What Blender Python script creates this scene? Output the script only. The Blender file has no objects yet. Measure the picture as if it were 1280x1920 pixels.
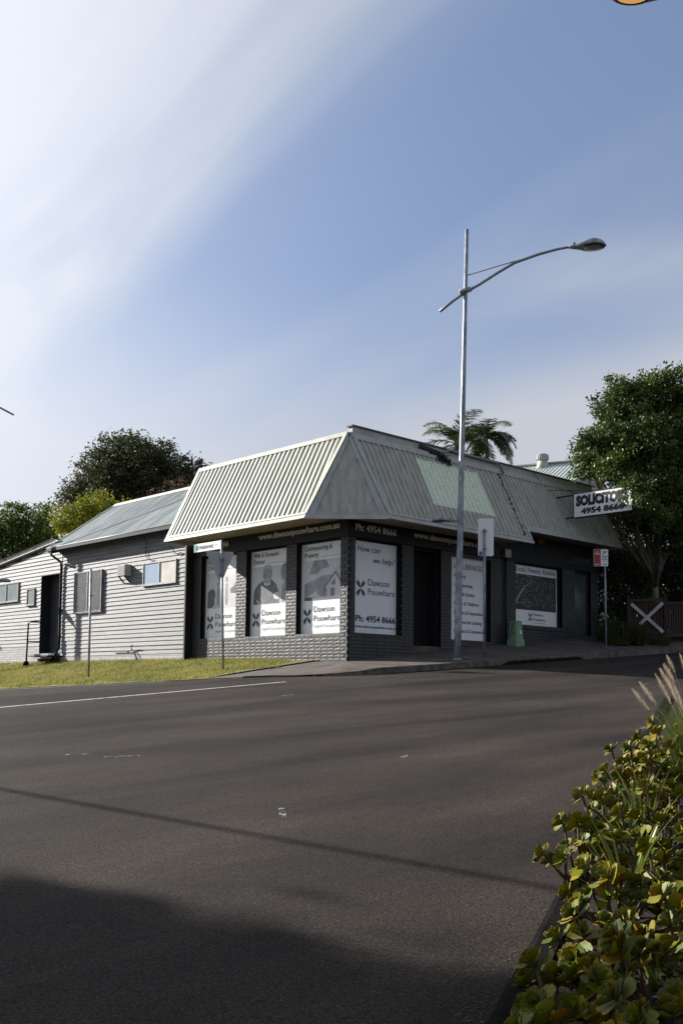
import bpy, bmesh, math, random
import numpy as np
from mathutils import Vector, Matrix
random.seed(7); rng = np.random.default_rng(11)
D = bpy.data; scene = bpy.context.scene; COL = scene.collection
# ------------------------------------------------------------------ camera
CAM = Vector((-17.207, -18.160, -0.640))
_yaw, _pitch, _roll = .752964, .0702821, .0119004
_f = Vector((math.sin(_yaw)*math.cos(_pitch), math.cos(_yaw)*math.cos(_pitch), math.sin(_pitch)))
_r0 = Vector((math.cos(_yaw), -math.sin(_yaw), 0)); _u0 = _r0.cross(_f)
_r = _r0*math.cos(_roll) + _u0*math.sin(_roll); _u = -_r0*math.sin(_roll) + _u0*math.cos(_roll)
cd = D.cameras.new('camera'); cam = D.objects.new('camera', cd); COL.objects.link(cam)
cam.matrix_world = Matrix(((_r.x, _u.x, -_f.x, CAM.x), (_r.y, _u.y, -_f.y, CAM.y), (_r.z, _u.z, -_f.z, CAM.z), (0, 0, 0, 1)))
cd.sensor_fit = 'HORIZONTAL'; cd.sensor_width = 36; cd.lens = 36*1910.43/1280
cd.shift_y = (1154.41-960)/1280; cd.clip_start = .05; cd.clip_end = 3000
scene.camera = cam
LAT = Vector((.7297, -.6838, 0)); FH = Vector((.6838, .7297, 0))   # across / along the view, level
# ------------------------------------------------------------------ sun and sky
SUN_EL = math.radians(24); SUN_AZ = math.atan2(-1, 2.8)            # clockwise from +Y
SUN = Vector((math.sin(SUN_AZ)*math.cos(SUN_EL), math.cos(SUN_AZ)*math.cos(SUN_EL), math.sin(SUN_EL)))
sd = D.lights.new('sun', 'SUN'); sd.energy = 5; sd.angle = math.radians(.55); sd.color = (1, .945, .87)
sun = D.objects.new('sun', sd); COL.objects.link(sun); sun.rotation_euler = (-SUN).to_track_quat('-Z', 'Y').to_euler()
sun.location = (0, 0, 30)
w = D.worlds.new('World'); scene.world = w; w.use_nodes = True
nt = w.node_tree; N = nt.nodes; LK = nt.links; N.clear()
def nd(t, **kw):
    n = N.new(t)
    for k, v in kw.items(): setattr(n, k, v)
    return n
def mth(op, a, b=None, c=None, clamp=False):
    n = nd('ShaderNodeMath', operation=op, use_clamp=clamp)
    for i, v in enumerate((a, b, c)):
        if v is None: continue
        if isinstance(v, (int, float)): n.inputs[i].default_value = v
        else: LK.new(v, n.inputs[i])
    return n.outputs[0]
sky = nd('ShaderNodeTexSky', sky_type='NISHITA'); sky.sun_disc = False
sky.sun_elevation = SUN_EL; sky.sun_rotation = SUN_AZ; sky.air_density = 1.0; sky.dust_density = 1.2; sky.ozone_density = 2.2
tc = nd('ShaderNodeTexCoord')
sv = nd('ShaderNodeVectorMath', operation='ADD'); LK.new(tc.outputs['Generated'], sv.inputs[0]); sv.inputs[1].default_value = (0, 0, .28)   # the blue shows only high above the haze
sn = nd('ShaderNodeVectorMath', operation='NORMALIZE'); LK.new(sv.outputs[0], sn.inputs[0]); LK.new(sn.outputs[0], sky.inputs[0])
sep = nd('ShaderNodeSeparateXYZ'); LK.new(tc.outputs['Generated'], sep.inputs[0])
zz = mth('MAXIMUM', mth('ADD', sep.outputs[2], .22), .05)
px, py = mth('DIVIDE', sep.outputs[0], zz), mth('DIVIDE', sep.outputs[1], zz)
cmb = nd('ShaderNodeCombineXYZ'); LK.new(px, cmb.inputs[0]); LK.new(py, cmb.inputs[1])
def cloud(scale, rot, sx, sy, off, detail, dist):
    m = nd('ShaderNodeMapping'); m.inputs['Rotation'].default_value = (0, 0, rot); m.inputs['Scale'].default_value = (sx, sy, 1); m.inputs['Location'].default_value = off
    LK.new(cmb.outputs[0], m.inputs[0])
    n = nd('ShaderNodeTexNoise'); n.inputs['Scale'].default_value = scale; n.inputs['Detail'].default_value = detail
    n.inputs['Roughness'].default_value = .42; n.inputs['Distortion'].default_value = dist
    LK.new(m.outputs[0], n.inputs['Vector']); return n.outputs['Fac']
def rng_map(v, a, b, c=0, d=1):
    n = nd('ShaderNodeMapRange', interpolation_type='SMOOTHSTEP')
    LK.new(v, n.inputs[0])
    for i, x in enumerate((a, b, c, d)): n.inputs[i+1].default_value = x
    return n.outputs[0]
wob = mth('MULTIPLY', mth('SUBTRACT', cloud(1.5, .2, 1.0, .38, (2.3, 1.1, 0), 8, .9), .5), .95)   # cloud streets with ragged edges
wav = mth('COSINE', mth('MULTIPLY', mth('SUBTRACT', mth('ADD', px, wob), 1.03), 2*math.pi/1.42))
c1 = rng_map(wav, .95, -.85)
c2 = rng_map(cloud(3.0, .12, 1.0, .22, (5.2, .4, 0), 8, .9), .36, .74)
dt = nd('ShaderNodeVectorMath', operation='DOT_PRODUCT'); LK.new(tc.outputs['Generated'], dt.inputs[0]); dt.inputs[1].default_value = SUN
near = rng_map(dt.outputs['Value'], .45, 1.0)                      # thin cloud scatters forward, brighter towards the sun
low = rng_map(sep.outputs[2], .40, .14)
amt = mth('ADD', mth('ADD', mth('MULTIPLY', c1, .52), .11), mth('MULTIPLY', mth('MULTIPLY', mth('SUBTRACT', c2, .25), mth('ADD', c1, .30)), .42))
amt = mth('ADD', amt, mth('MULTIPLY', near, .44))
amt = mth('ADD', amt, mth('MULTIPLY', low, .95), clamp=True)
cs = mth('ADD', 6.3, mth('MULTIPLY', near, 5.0))
cc = nd('ShaderNodeCombineXYZ')
LK.new(mth('MULTIPLY', cs, .90), cc.inputs[0]); LK.new(mth('MULTIPLY', cs, .95), cc.inputs[1]); LK.new(mth('MULTIPLY', cs, 1.06), cc.inputs[2])
tint = nd('ShaderNodeMix', data_type='RGBA', blend_type='MULTIPLY'); tint.inputs[0].default_value = 1
LK.new(sky.outputs[0], tint.inputs[6]); tint.inputs[7].default_value = (2.10, 1.94, 1.92, 1)
mx = nd('ShaderNodeMix', data_type='RGBA'); LK.new(amt, mx.inputs[0]); LK.new(tint.outputs[2], mx.inputs[6]); LK.new(cc.outputs[0], mx.inputs[7])
bg = nd('ShaderNodeBackground'); bg.inputs[1].default_value = .05
LK.new(mx.outputs[2], bg.inputs[0]); out = nd('ShaderNodeOutputWorld'); LK.new(bg.outputs[0], out.inputs[0])
vs = scene.view_settings; vs.view_transform = 'Standard'; vs.look = 'None'; vs.exposure = 1.0; vs.gamma = 1; vs.use_curve_mapping = False
scene.cycles.max_bounces = 6; scene.cycles.transparent_max_bounces = 6; scene.cycles.use_denoising = True
# ------------------------------------------------------------------ helpers
def M(name, c1, c2=None, scale=4.0, rough=.7, bump=0.0, bscale=40.0, rnd=0.0, metal=0.0, spec=.3, stretch=(1, 1, 1), detail=5, lo=.35, hi=.65, c3=None, trans=0.0, emit=None):
    """procedural material: mottled base colour from noise in object space, fine relief, per-object variation"""
    m = D.materials.new(name); m.use_nodes = True; t = m.node_tree; n = t.nodes; l = t.links
    b = n['Principled BSDF']; b.inputs['Roughness'].default_value = rough; b.inputs['Metallic'].default_value = metal
    b.inputs['Specular IOR Level'].default_value = spec
    c2 = c2 or tuple(x*.72 for x in c1)
    co = n.new('ShaderNodeTexCoord'); mp = n.new('ShaderNodeMapping'); mp.inputs['Scale'].default_value = stretch
    l.new(co.outputs['Object'], mp.inputs[0])
    no = n.new('ShaderNodeTexNoise'); no.inputs['Scale'].default_value = scale; no.inputs['Detail'].default_value = detail; no.inputs['Roughness'].default_value = .6
    l.new(mp.outputs[0], no.inputs['Vector'])
    r = n.new('ShaderNodeValToRGB'); e = r.color_ramp.elements
    e[0].position = lo; e[0].color = (*c2, 1); e[1].position = hi; e[1].color = (*c1, 1)
    if c3:
        k = e.new(hi+.12); k.color = (*c3, 1)
    l.new(no.outputs['Fac'], r.inputs[0]); colr = r.outputs[0]
    if rnd:
        oi = n.new('ShaderNodeObjectInfo'); mr = n.new('ShaderNodeMapRange'); l.new(oi.outputs['Random'], mr.inputs[0])
        mr.inputs[3].default_value = 1-rnd; mr.inputs[4].default_value = 1+rnd
        mm = n.new('ShaderNodeMix'); mm.data_type = 'RGBA'; mm.blend_type = 'MULTIPLY'; mm.inputs[0].default_value = 1
        l.new(colr, mm.inputs[6]); l.new(mr.outputs[0], mm.inputs[7]); colr = mm.outputs[2]
    l.new(colr, b.inputs['Base Color'])
    if bump:
        bn = n.new('ShaderNodeTexNoise'); bn.inputs['Scale'].default_value = bscale; bn.inputs['Detail'].default_value = 4
        l.new(mp.outputs[0], bn.inputs['Vector'])
        bp = n.new('ShaderNodeBump'); bp.inputs['Strength'].default_value = bump; bp.inputs['Distance'].default_value = .02
        l.new(bn.outputs['Fac'], bp.inputs['Height']); l.new(bp.outputs[0], b.inputs['Normal'])
    if trans:
        tr = n.new('ShaderNodeBsdfTranslucent'); l.new(colr, tr.inputs[0]); ms = n.new('ShaderNodeMixShader'); ms.inputs[0].default_value = trans
        l.new(b.outputs[0], ms.inputs[1]); l.new(tr.outputs[0], ms.inputs[2]); l.new(ms.outputs[0], n['Material Output'].inputs[0])
    if emit:
        b.inputs['Emission Color'].default_value = (*emit[0], 1); b.inputs['Emission Strength'].default_value = emit[1]
    return m
def link(o, parent=None):
    COL.objects.link(o)
    if parent is not None:
        o.parent = parent; o.matrix_parent_inverse = Matrix.Translation(-Vector(parent_loc(parent)))
    return o
def tag(o, label, cat, group=None, kind=None):
    o['label'] = label; o['category'] = cat
    if group: o['group'] = group
    if kind: o['kind'] = kind
    return o
def thing(name, label, cat, loc, group=None):
    o = D.objects.new(name, None); COL.objects.link(o); o.location = loc; o.empty_display_size = .2
    LOCS[o.name] = Vector(loc); return tag(o, label, cat, group)
LOCS = {}
def parent_loc(p): return LOCS.get(p.name, Vector((0, 0, 0)))
def place(mesh, name, parent, mtx):
    o = link(D.objects.new(name, mesh), parent); o.matrix_basis = mtx; return o
class B:
    """collects polygons in world coordinates and links them as ONE mesh object"""
    def __init__(s): s.v = []; s.f = []; s.sm = []
    def pts(s, P, F, smooth=False):
        k = len(s.v); s.v += [tuple(p) for p in P]; s.f += [tuple(i+k for i in q) for q in F]; s.sm += [smooth]*len(F); return s
    def poly(s, P): return s.pts(P, [tuple(range(len(P)))])
    def box(s, x0, x1, y0, y1, z0, z1):
        P = [(x, y, z) for z in (z0, z1) for y in (y0, y1) for x in (x0, x1)]
        return s.pts(P, [(0, 2, 3, 1), (4, 5, 7, 6), (0, 1, 5, 4), (2, 6, 7, 3), (0, 4, 6, 2), (1, 3, 7, 5)])
    def obox(s, c, ex, ey, ez):
        """box from centre and three half-extent vectors"""
        c, ex, ey, ez = map(Vector, (c, ex, ey, ez))
        P = [c+i*ex+j*ey+k*ez for k in (-1, 1) for j in (-1, 1) for i in (-1, 1)]
        fl = ex.cross(ey).dot(ez) < 0
        F = [(0, 2, 3, 1), (4, 5, 7, 6), (0, 1, 5, 4), (2, 6, 7, 3), (0, 4, 6, 2), (1, 3, 7, 5)]
        return s.pts(P, [tuple(reversed(q)) for q in F] if fl else F)
    def bar(s, a, b, w, t, up=(0, 0, 1)):
        a, b = Vector(a), Vector(b); d = b-a; L = d.length; d = d/L; up = Vector(up)
        sx = d.cross(up); sx = sx.normalized() if sx.length > 1e-6 else Vector((1, 0, 0)); uu = sx.cross(d)
        return s.obox((a+b)/2, d*L/2, sx*w/2, uu*t/2)
    def slab(s, P, n, t):
        """polygon P extruded by t along -n"""
        P = [Vector(p) for p in P]; n = Vector(n).normalized()*t; k = len(P)
        F = [tuple(range(k)), tuple(range(2*k-1, k-1, -1))]+[(i, i+k, (i+1) % k+k, (i+1) % k) for i in range(k)]
        return s.pts(P+[p-n for p in P], F)
    def tube(s, P, r, n=8, caps=True, smooth=True):
        P = [Vector(p) for p in P]; R = r if isinstance(r, (list, tuple)) else [r]*len(P)
        k = len(s.v); ref = Vector((.3, .2, 1)) if abs((P[-1]-P[0]).normalized().z) < .9 else Vector((1, .2, .1))
        for i, p in enumerate(P):
            d = (P[min(i+1, len(P)-1)]-P[max(i-1, 0)]).normalized(); a = d.cross(ref).normalized(); b = d.cross(a)
            for j in range(n):
                t = 2*math.pi*j/n; s.v.append(tuple(p+a*R[i]*math.cos(t)+b*R[i]*math.sin(t)))
        for i in range(len(P)-1):
            for j in range(n):
                s.f.append((k+i*n+j, k+i*n+(j+1) % n, k+(i+1)*n+(j+1) % n, k+(i+1)*n+j)); s.sm.append(smooth)
        if caps:
            s.f.append(tuple(k+j for j in reversed(range(n)))); s.f.append(tuple(k+(len(P)-1)*n+j for j in range(n))); s.sm += [False, False]
        return s
    def lathe(s, c, axis, prof, n=16):
        """prof = [(distance along axis, radius)]"""
        axis = Vector(axis).normalized(); return s.tube([Vector(c)+axis*h for h, r in prof], [max(r, .0005) for h, r in prof], n)
    def mesh(s, name):
        m = D.meshes.new(name); m.from_pydata(s.v, [], s.f); m.polygons.foreach_set('use_smooth', s.sm); m.update(); return m
    def build(s, name, mat, parent=None):
        m = s.mesh(name); m.materials.append(mat); o = D.objects.new(name, m); return link(o, parent)
def big_mesh(name, V, F, mat, smooth=False):
    """numpy vertices and equal-sized faces -> mesh"""
    V = np.asarray(V, np.float32); F = np.asarray(F, np.int32); m = D.meshes.new(name); k = F.shape[1]
    m.vertices.add(len(V)); m.vertices.foreach_set('co', V.ravel()); m.loops.add(F.size); m.loops.foreach_set('vertex_index', F.ravel())
    m.polygons.add(len(F)); m.polygons.foreach_set('loop_start', np.arange(0, F.size, k, dtype=np.int32))
    m.polygons.foreach_set('use_smooth', np.full(len(F), smooth)); m.update(calc_edges=True); m.validate(); m.materials.append(mat); return m
_fc = {}
def text(s, mat, org, right, up, width, height, parent, name='lettering', off=.004, shear=0.0, bold=0.0, cap=True):
    """flat lettering as a thin mesh: lower-left corner, direction of writing, up; scaled to width x cap height"""
    c = D.curves.new('t', 'FONT'); c.body = s; c.size = 1; c.shear = shear; c.offset = bold; c.extrude = .004; c.resolution_u = 2
    o = D.objects.new('t', c); COL.objects.link(o); m = D.meshes.new_from_object(o); D.objects.remove(o); D.curves.remove(c)
    n = len(m.vertices); co = np.empty(n*3, np.float32); m.vertices.foreach_get('co', co); co = co.reshape(-1, 3)
    x0, x1 = co[:, 0].min(), co[:, 0].max(); sx = width/(x1-x0); sy = height/.729
    right, up = Vector(right), Vector(up); nn = right.cross(up)
    R = np.array([right, up, nn]); q = np.stack([(co[:, 0]-x0)*sx, co[:, 1]*sy, co[:, 2]*.3+off], 1) @ R + np.array(org)
    m.vertices.foreach_set('co', q.astype(np.float32).ravel()); m.update(); m.materials.clear(); m.materials.append(mat); m.name = name
    return link(D.objects.new(name, m), parent)

def _sp(t,w=.6):
    a=t/w
    return t if a>30 else w*math.log1p(math.exp(a)) if a>-30 else 0.0
def road_z(X,Y):
    t=Y+2.6
    Xc=max(min(X,60),-60); t=max(min(t,90),-60)
    return -.23+.068*Xc+.054*t-.085*_sp(t-1.0)
def _lerp(pts,v):
    if v<=pts[0][0]: return pts[0][1]
    for (a,b),(c,d) in zip(pts,pts[1:]):
        if v<=c: return b+(d-b)*(v-a)/(c-a)
    (a,b),(c,d)=pts[-2:]
    return d+(d-b)/(c-a)*(v-c)
FOOT_R=[(0,0),(.93,.12),(2.39,.29),(6.48,.68),(9.86,1.02),(11.1,1.10),(14,1.30),(40,3.1)]
FOOT_L=[(0,0),(2,.05),(5,.11),(12,.13),(20,.12),(45,.1)]
def kerb_h(X,Y):
    if Y>-1.5 and X<-1: return .012
    return .012+.118*min(1,max(0,(X+2.9)/1.4))
def verge_z(X,Y):
    wr=min(1,max(0,(Y+2.6)/2.6)); wl=min(1,max(0,(X+3.5)/3.5))
    if X>=0:
        a=road_z(X,-2.6)+kerb_h(X,-2.6); b=_lerp(FOOT_R,X); w=wr
    elif Y>=0:
        a=road_z(-3.5,Y)+kerb_h(-3.5,Y); b=_lerp(FOOT_L,Y); w=wl
    else:
        w=min(wr,wl); b=0
        kx,ky=(X,-2.6) if wr<=wl else (-3.5,Y)
        a=road_z(kx,ky)+kerb_h(X,Y if wr>wl else -2.6)
    return a+(b-a)*w
# ------------------------------------------------------------------ materials
def asphalt():
    m = M('asphalt', (.0395, .0358, .0325), (.0225, .0206, .0190), .9, rough=.88, spec=.10, bump=.0, detail=7, stretch=(.45, 1, 1))
    t = m.node_tree; n = t.nodes; l = t.links; b = n['Principled BSDF']
    src = b.inputs['Base Color'].links[0].from_socket
    co = n.new('ShaderNodeTexCoord'); a = n.new('ShaderNodeTexNoise'); a.inputs['Scale'].default_value = 210; a.inputs['Detail'].default_value = 2; l.new(co.outputs['Object'], a.inputs['Vector'])
    r = n.new('ShaderNodeValToRGB'); r.color_ramp.elements[0].position = .38; r.color_ramp.elements[0].color = (.35, .34, .34, 1); r.color_ramp.elements[1].position = .70; r.color_ramp.elements[1].color = (2.1, 2.0, 1.9, 1); l.new(a.outputs['Fac'], r.inputs[0])
    x = n.new('ShaderNodeMix'); x.data_type = 'RGBA'; x.blend_type = 'MULTIPLY'; x.inputs[0].default_value = 1; l.new(src, x.inputs[6]); l.new(r.outputs[0], x.inputs[7])
    a2 = n.new('ShaderNodeTexNoise'); a2.inputs['Scale'].default_value = 75; a2.inputs['Detail'].default_value = 3; l.new(co.outputs['Object'], a2.inputs['Vector'])
    r3 = n.new('ShaderNodeValToRGB'); r3.color_ramp.elements[0].position = .40; r3.color_ramp.elements[0].color = (.62, .61, .60, 1); r3.color_ramp.elements[1].position = .66; r3.color_ramp.elements[1].color = (1.55, 1.5, 1.45, 1); l.new(a2.outputs['Fac'], r3.inputs[0])
    x2 = n.new('ShaderNodeMix'); x2.data_type = 'RGBA'; x2.blend_type = 'MULTIPLY'; x2.inputs[0].default_value = 1; l.new(x.outputs[2], x2.inputs[6]); l.new(r3.outputs[0], x2.inputs[7]); x = x2
    # worn wheel tracks sweeping through the junction
    mp = n.new('ShaderNodeMapping'); mp.inputs['Rotation'].default_value = (0, 0, -.25); mp.inputs['Scale'].default_value = (.05, .55, 1); l.new(co.outputs['Object'], mp.inputs[0])
    tr = n.new('ShaderNodeTexNoise'); tr.inputs['Scale'].default_value = 1.6; tr.inputs['Detail'].default_value = 4; tr.inputs['Distortion'].default_value = .6; l.new(mp.outputs[0], tr.inputs['Vector'])
    r2 = n.new('ShaderNodeValToRGB'); r2.color_ramp.elements[0].position = .35; r2.color_ramp.elements[0].color = (.62, .61, .61, 1); r2.color_ramp.elements[1].position = .66; r2.color_ramp.elements[1].color = (1.3, 1.27, 1.23, 1); l.new(tr.outputs['Fac'], r2.inputs[0])
    y = n.new('ShaderNodeMix'); y.data_type = 'RGBA'; y.blend_type = 'MULTIPLY'; y.inputs[0].default_value = 1; l.new(x.outputs[2], y.inputs[6]); l.new(r2.outputs[0], y.inputs[7])
    l.new(y.outputs[2], b.inputs['Base Color'])
    g = n.new('ShaderNodeTexVoronoi'); g.inputs['Scale'].default_value = 130; l.new(co.outputs['Object'], g.inputs['Vector'])
    bp = n.new('ShaderNodeBump'); bp.inputs['Strength'].default_value = .35; bp.inputs['Distance'].default_value = .006; l.new(g.outputs['Distance'], bp.inputs['Height']); l.new(bp.outputs[0], b.inputs['Normal']); return m
MT = dict(
    asphalt=asphalt(),
    concrete=M('footpath_concrete', (.125, .105, .09), (.07, .06, .052), 2.2, .85, .3, 60),
    kerb=M('kerb_concrete', (.15, .125, .10), (.055, .045, .037), 3.5, .85, .4, 50),
    darkkerb=M('dark_mow_strip', (.011, .010, .009), (.004, .0036, .0034), 14, .95, .9, 70, spec=.08),
    soil=M('soil', (.028, .021, .016), (.012, .009, .007), 12, .95, .8, 50),
    paint=M('road_paint', (.52, .50, .47), (.14, .135, .13), 9, .7, .2, 80, lo=.30, hi=.52),
    yellow=M('worn_yellow_paint', (.22, .15, .05), (.12, .085, .04), 30, .8, .2, 80, lo=.50, hi=.66, stretch=(1, 2.2, 1)),
    turf=M('turf', (.19, .175, .06), (.11, .11, .035), 1.1, .95, .6, 60, c3=(.20, .17, .06)),
    blade=M('grass_blade', (.36, .325, .085), (.19, .20, .045), .9, .6, trans=.35, c3=(.46, .36, .16)),
    brick=M('painted_brick', (.068, .067, .067), (.036, .036, .038), 14, .52, .35, 60, rnd=.25, spec=.45),
    mortar=M('painted_mortar', (.022, .022, .024), (.013, .013, .014), 10, .9, .4, 60),
    fascia=M('black_sign_board', (.012, .012, .014), (.008, .008, .010), 3, .55),
    dark=M('charcoal_paint', (.020, .022, .028), (.013, .014, .018), 4, .6),
    void=M('dark_interior', (.004, .004, .005), (.003, .003, .004), 4, .8),
    board=M('painted_weatherboard', (.205, .208, .218), (.135, .137, .144), 3.0, .6, .35, 30, rnd=.06, stretch=(1, .35, 5), c3=(.27, .27, .275)),
    basebrick=None,
    cream=M('cream_sheet_steel', (.40, .415, .35), (.25, .265, .215), 3.0, .55, spec=.4, stretch=(.6, 1.6, .35), lo=.32, hi=.60),
    creamtrim=M('cream_trim', (.45, .46, .395), (.30, .31, .265), 2.6, .5, .15, 20),
    greysheet=None,
    greytrim=M('grey_trim', (.45, .45, .42), (.35, .35, .33), 3, .55, .2, 25),
    soffit=M('soffit_board', (.42, .35, .25), (.30, .25, .18), 3, .8),
    zinc=M('weathered_zinc_roof', (.40, .43, .42), (.22, .255, .245), 1.6, .48, metal=.25, stretch=(.5, 2.6, .5), c3=(.50, .50, .46)),
    ridge=M('white_ridge_cap', (.70, .69, .63), (.48, .47, .42), 4, .55),
    gutter=M('dark_gutter', (.022, .023, .027), (.014, .015, .018), 4, .65, spec=.2),
    galv=M('galvanised_steel', (.33, .355, .385), (.20, .22, .25), 7, .5, metal=.45, stretch=(1, 1, .6), bump=.1, bscale=30, lo=.42, hi=.56),
    galvdull=M('dull_galvanised_steel', (.30, .31, .33), (.22, .23, .245), 9, .5, metal=.4),
    sheetback=M('sign_back_aluminium', (.42, .42, .42), (.36, .36, .36), 3, .55, metal=.2),
    white=M('white_sign_face', (.88, .88, .87), (.82, .82, .82), 2, .45),
    panel=M('white_window_panel', (.84, .85, .87), (.77, .785, .81), 1.2, .38, spec=.45, lo=.3, hi=.7),
    ink=M('dark_print', (.022, .026, .032), (.018, .02, .026), 6, .5),
    inkgrey=M('grey_print', (.12, .135, .15), (.09, .10, .115), 6, .5),
    inklight=M('pale_print', (.45, .47, .50), (.40, .42, .45), 6, .5),
    logo1=M('dark_teal_print', (.030, .042, .048), (.022, .03, .036), 6, .5),
    logo2=M('slate_print', (.13, .155, .165), (.10, .125, .135), 6, .5),
    pic1=M('mid_grey_photo', (.42, .44, .48), (.20, .215, .24), 3.2, .45, lo=.3, hi=.7),
    pic2=M('light_photo', (.70, .715, .74), (.52, .535, .565), 2.6, .45, lo=.3, hi=.7),
    pic3=M('dark_photo', (.05, .05, .052), (.028, .028, .03), 7, .5),
    pic4=M('soft_grey_photo', (.30, .315, .34), (.16, .17, .19), 8, .45, lo=.3, hi=.7),
    pic5=M('charcoal_photo', (.20, .215, .235), (.085, .092, .105), 5, .45, lo=.3, hi=.7),
    skin=M('grey_portrait_print', (.36, .365, .38), (.22, .225, .24), 9, .5),
    letter=M('cream_lettering', (.80, .75, .64), (.68, .64, .55), 8, .6),
    glass=M('window_glass', (.09, .12, .12), (.05, .07, .07), 1.5, .12, spec=.8),
    glass_reflect=M('reflection_tinted_glass', (.36, .45, .56), (.30, .38, .48), 1.2, .2, spec=.6),  # bluish reflection is put into the pane's base colour
    beige=M('aged_board_panel', (.58, .55, .51), (.44, .41, .37), 2.4, .7),
    frost=M('frosted_glass', (.24, .28, .27), (.15, .185, .18), 1.6, .25, spec=.6),
    clump=M('dark_strappy_leaf', (.075, .085, .02), (.032, .042, .011), 3, .6, trans=.2, c3=(.14, .12, .035)),
    alu=M('aluminium_frame', (.36, .36, .37), (.24, .24, .25), 6, .4, metal=.5),
    mesh=M('steel_screen', (.40, .40, .41), (.30, .30, .31), 6, .5, metal=.4),
    acbody=M('air_conditioner_case', (.50, .49, .46), (.36, .35, .33), 5, .6),
    cable=M('black_cable', (.016, .016, .018), (.012, .012, .013), 5, .6),
    teal=M('teal_print', (.08, .36, .34), (.06, .30, .29), 5, .5),
    red=M('red_sign_print', (.34, .045, .045), (.28, .035, .035), 5, .5),
    blue=M('blue_sticker', (.10, .17, .50), (.08, .13, .42), 5, .5),
    greenbox=M('green_pillar_plastic', (.20, .33, .21), (.15, .26, .16), 4, .55),
    greendark=M('dark_green_graffiti', (.02, .05, .03), (.015, .04, .022), 9, .6),
    wood=M('brown_stained_timber', (.060, .034, .024), (.032, .018, .013), 5, .75, .3, 25, stretch=(3, 3, .5), rnd=.2),
    plank=M('white_painted_plank', (.50, .50, .54), (.33, .33, .36), 7, .7),
    lightbox=M('amber_wall_light', (.26, .19, .09), (.17, .12, .055), 6, .5),
    bark=M('grey_bark', (.15, .125, .10), (.07, .058, .048), 9, .9, .6, 22, stretch=(1, 1, .3)),
    bark2=M('pale_bark', (.22, .19, .16), (.12, .10, .085), 9, .9, .5, 22, stretch=(1, 1, .3)),
    leaf_a=M('glossy_dark_leaf', (.085, .125, .020), (.036, .062, .012), .7, .42, spec=.32, trans=.30, c3=(.12, .145, .022)),
    leaf_b=M('dull_evergreen_leaf', (.095, .105, .036), (.045, .054, .02), .5, .6, trans=.22),
    leaf_c=M('yellow_green_leaf', (.26, .26, .018), (.14, .165, .014), .5, .5, trans=.35),
    leaf_d=M('fresh_green_leaf', (.12, .17, .03), (.055, .09, .016), .45, .5, trans=.35),
    leaf_e=M('russet_leaf', (.10, .056, .030), (.055, .034, .020), .8, .6, trans=.2),
    leaf_h=M('hedge_leaf', (.030, .048, .014), (.012, .022, .007), .9, .4, trans=.15),
    palm=M('palm_leaflet', (.055, .075, .024), (.028, .042, .014), 1.0, .35, spec=.55, trans=.25),
    palmy=M('young_palm_leaflet', (.11, .14, .03), (.06, .085, .02), 1.0, .4, trans=.3),
    strap=M('strap_leaf', (.20, .23, .035), (.10, .145, .024), 3.0, .38, spec=.5, trans=.35, rnd=.3),
    straw=M('dry_stem', (.20, .14, .075), (.10, .07, .04), 6, .7, trans=.2),
    plume=M('seed_plume', (.55, .46, .35), (.36, .29, .21), 9, .8, trans=.45),
    stem=M('succulent_stem', (.085, .06, .035), (.045, .032, .02), 9, .8),
    houseroof=M('green_house_roof', (.46, .51, .47), (.39, .44, .41), 1.2, .5, metal=.1),
    housewall=M('pale_house_wall', (.52, .50, .43), (.44, .42, .36), 1.5, .75),
    houseboard=M('grey_gable_board', (.34, .36, .36), (.27, .29, .29), 2, .7, stretch=(1, 1, 4)),
    metalbar=M('iron_grate', (.05, .048, .045), (.03, .029, .027), 8, .7, metal=.4),
    lens=M('lamp_lens', (.30, .33, .36), (.18, .20, .22), 9, .15, spec=.8),
    amber=M('lit_amber_lens', (.50, .27, .07), (.42, .22, .05), 6, .2, emit=((1.0, .50, .13), .30)),
    lampdark=M('lamp_underside', (.05, .052, .055), (.035, .036, .04), 6, .5),
    darkroof=M('dark_tiled_roof', (.05, .045, .042), (.03, .028, .026), 5, .8),
)
def worn_paint(m, sc, thr, stretch=(1, 1, 1)):
    n = m.node_tree.nodes; l = m.node_tree.links; co = n.new('ShaderNodeTexCoord'); mp = n.new('ShaderNodeMapping'); mp.inputs['Scale'].default_value = stretch; l.new(co.outputs['Object'], mp.inputs[0])
    a = n.new('ShaderNodeTexNoise'); a.inputs['Scale'].default_value = sc; a.inputs['Detail'].default_value = 8; a.inputs['Roughness'].default_value = .7; l.new(mp.outputs[0], a.inputs['Vector'])
    q = n.new('ShaderNodeMapRange'); q.inputs[1].default_value = thr-.04; q.inputs[2].default_value = thr+.04; l.new(a.outputs['Fac'], q.inputs[0])
    t = n.new('ShaderNodeBsdfTransparent'); ms = n.new('ShaderNodeMixShader'); l.new(q.outputs[0], ms.inputs[0]); l.new(t.outputs[0], ms.inputs[1]); l.new(n['Principled BSDF'].outputs[0], ms.inputs[2]); l.new(ms.outputs[0], n['Material Output'].inputs[0]); return m
worn_paint(MT['yellow'], 38, .60, (1, 2.0, 1)); worn_paint(MT['paint'], 14, .36)
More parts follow.
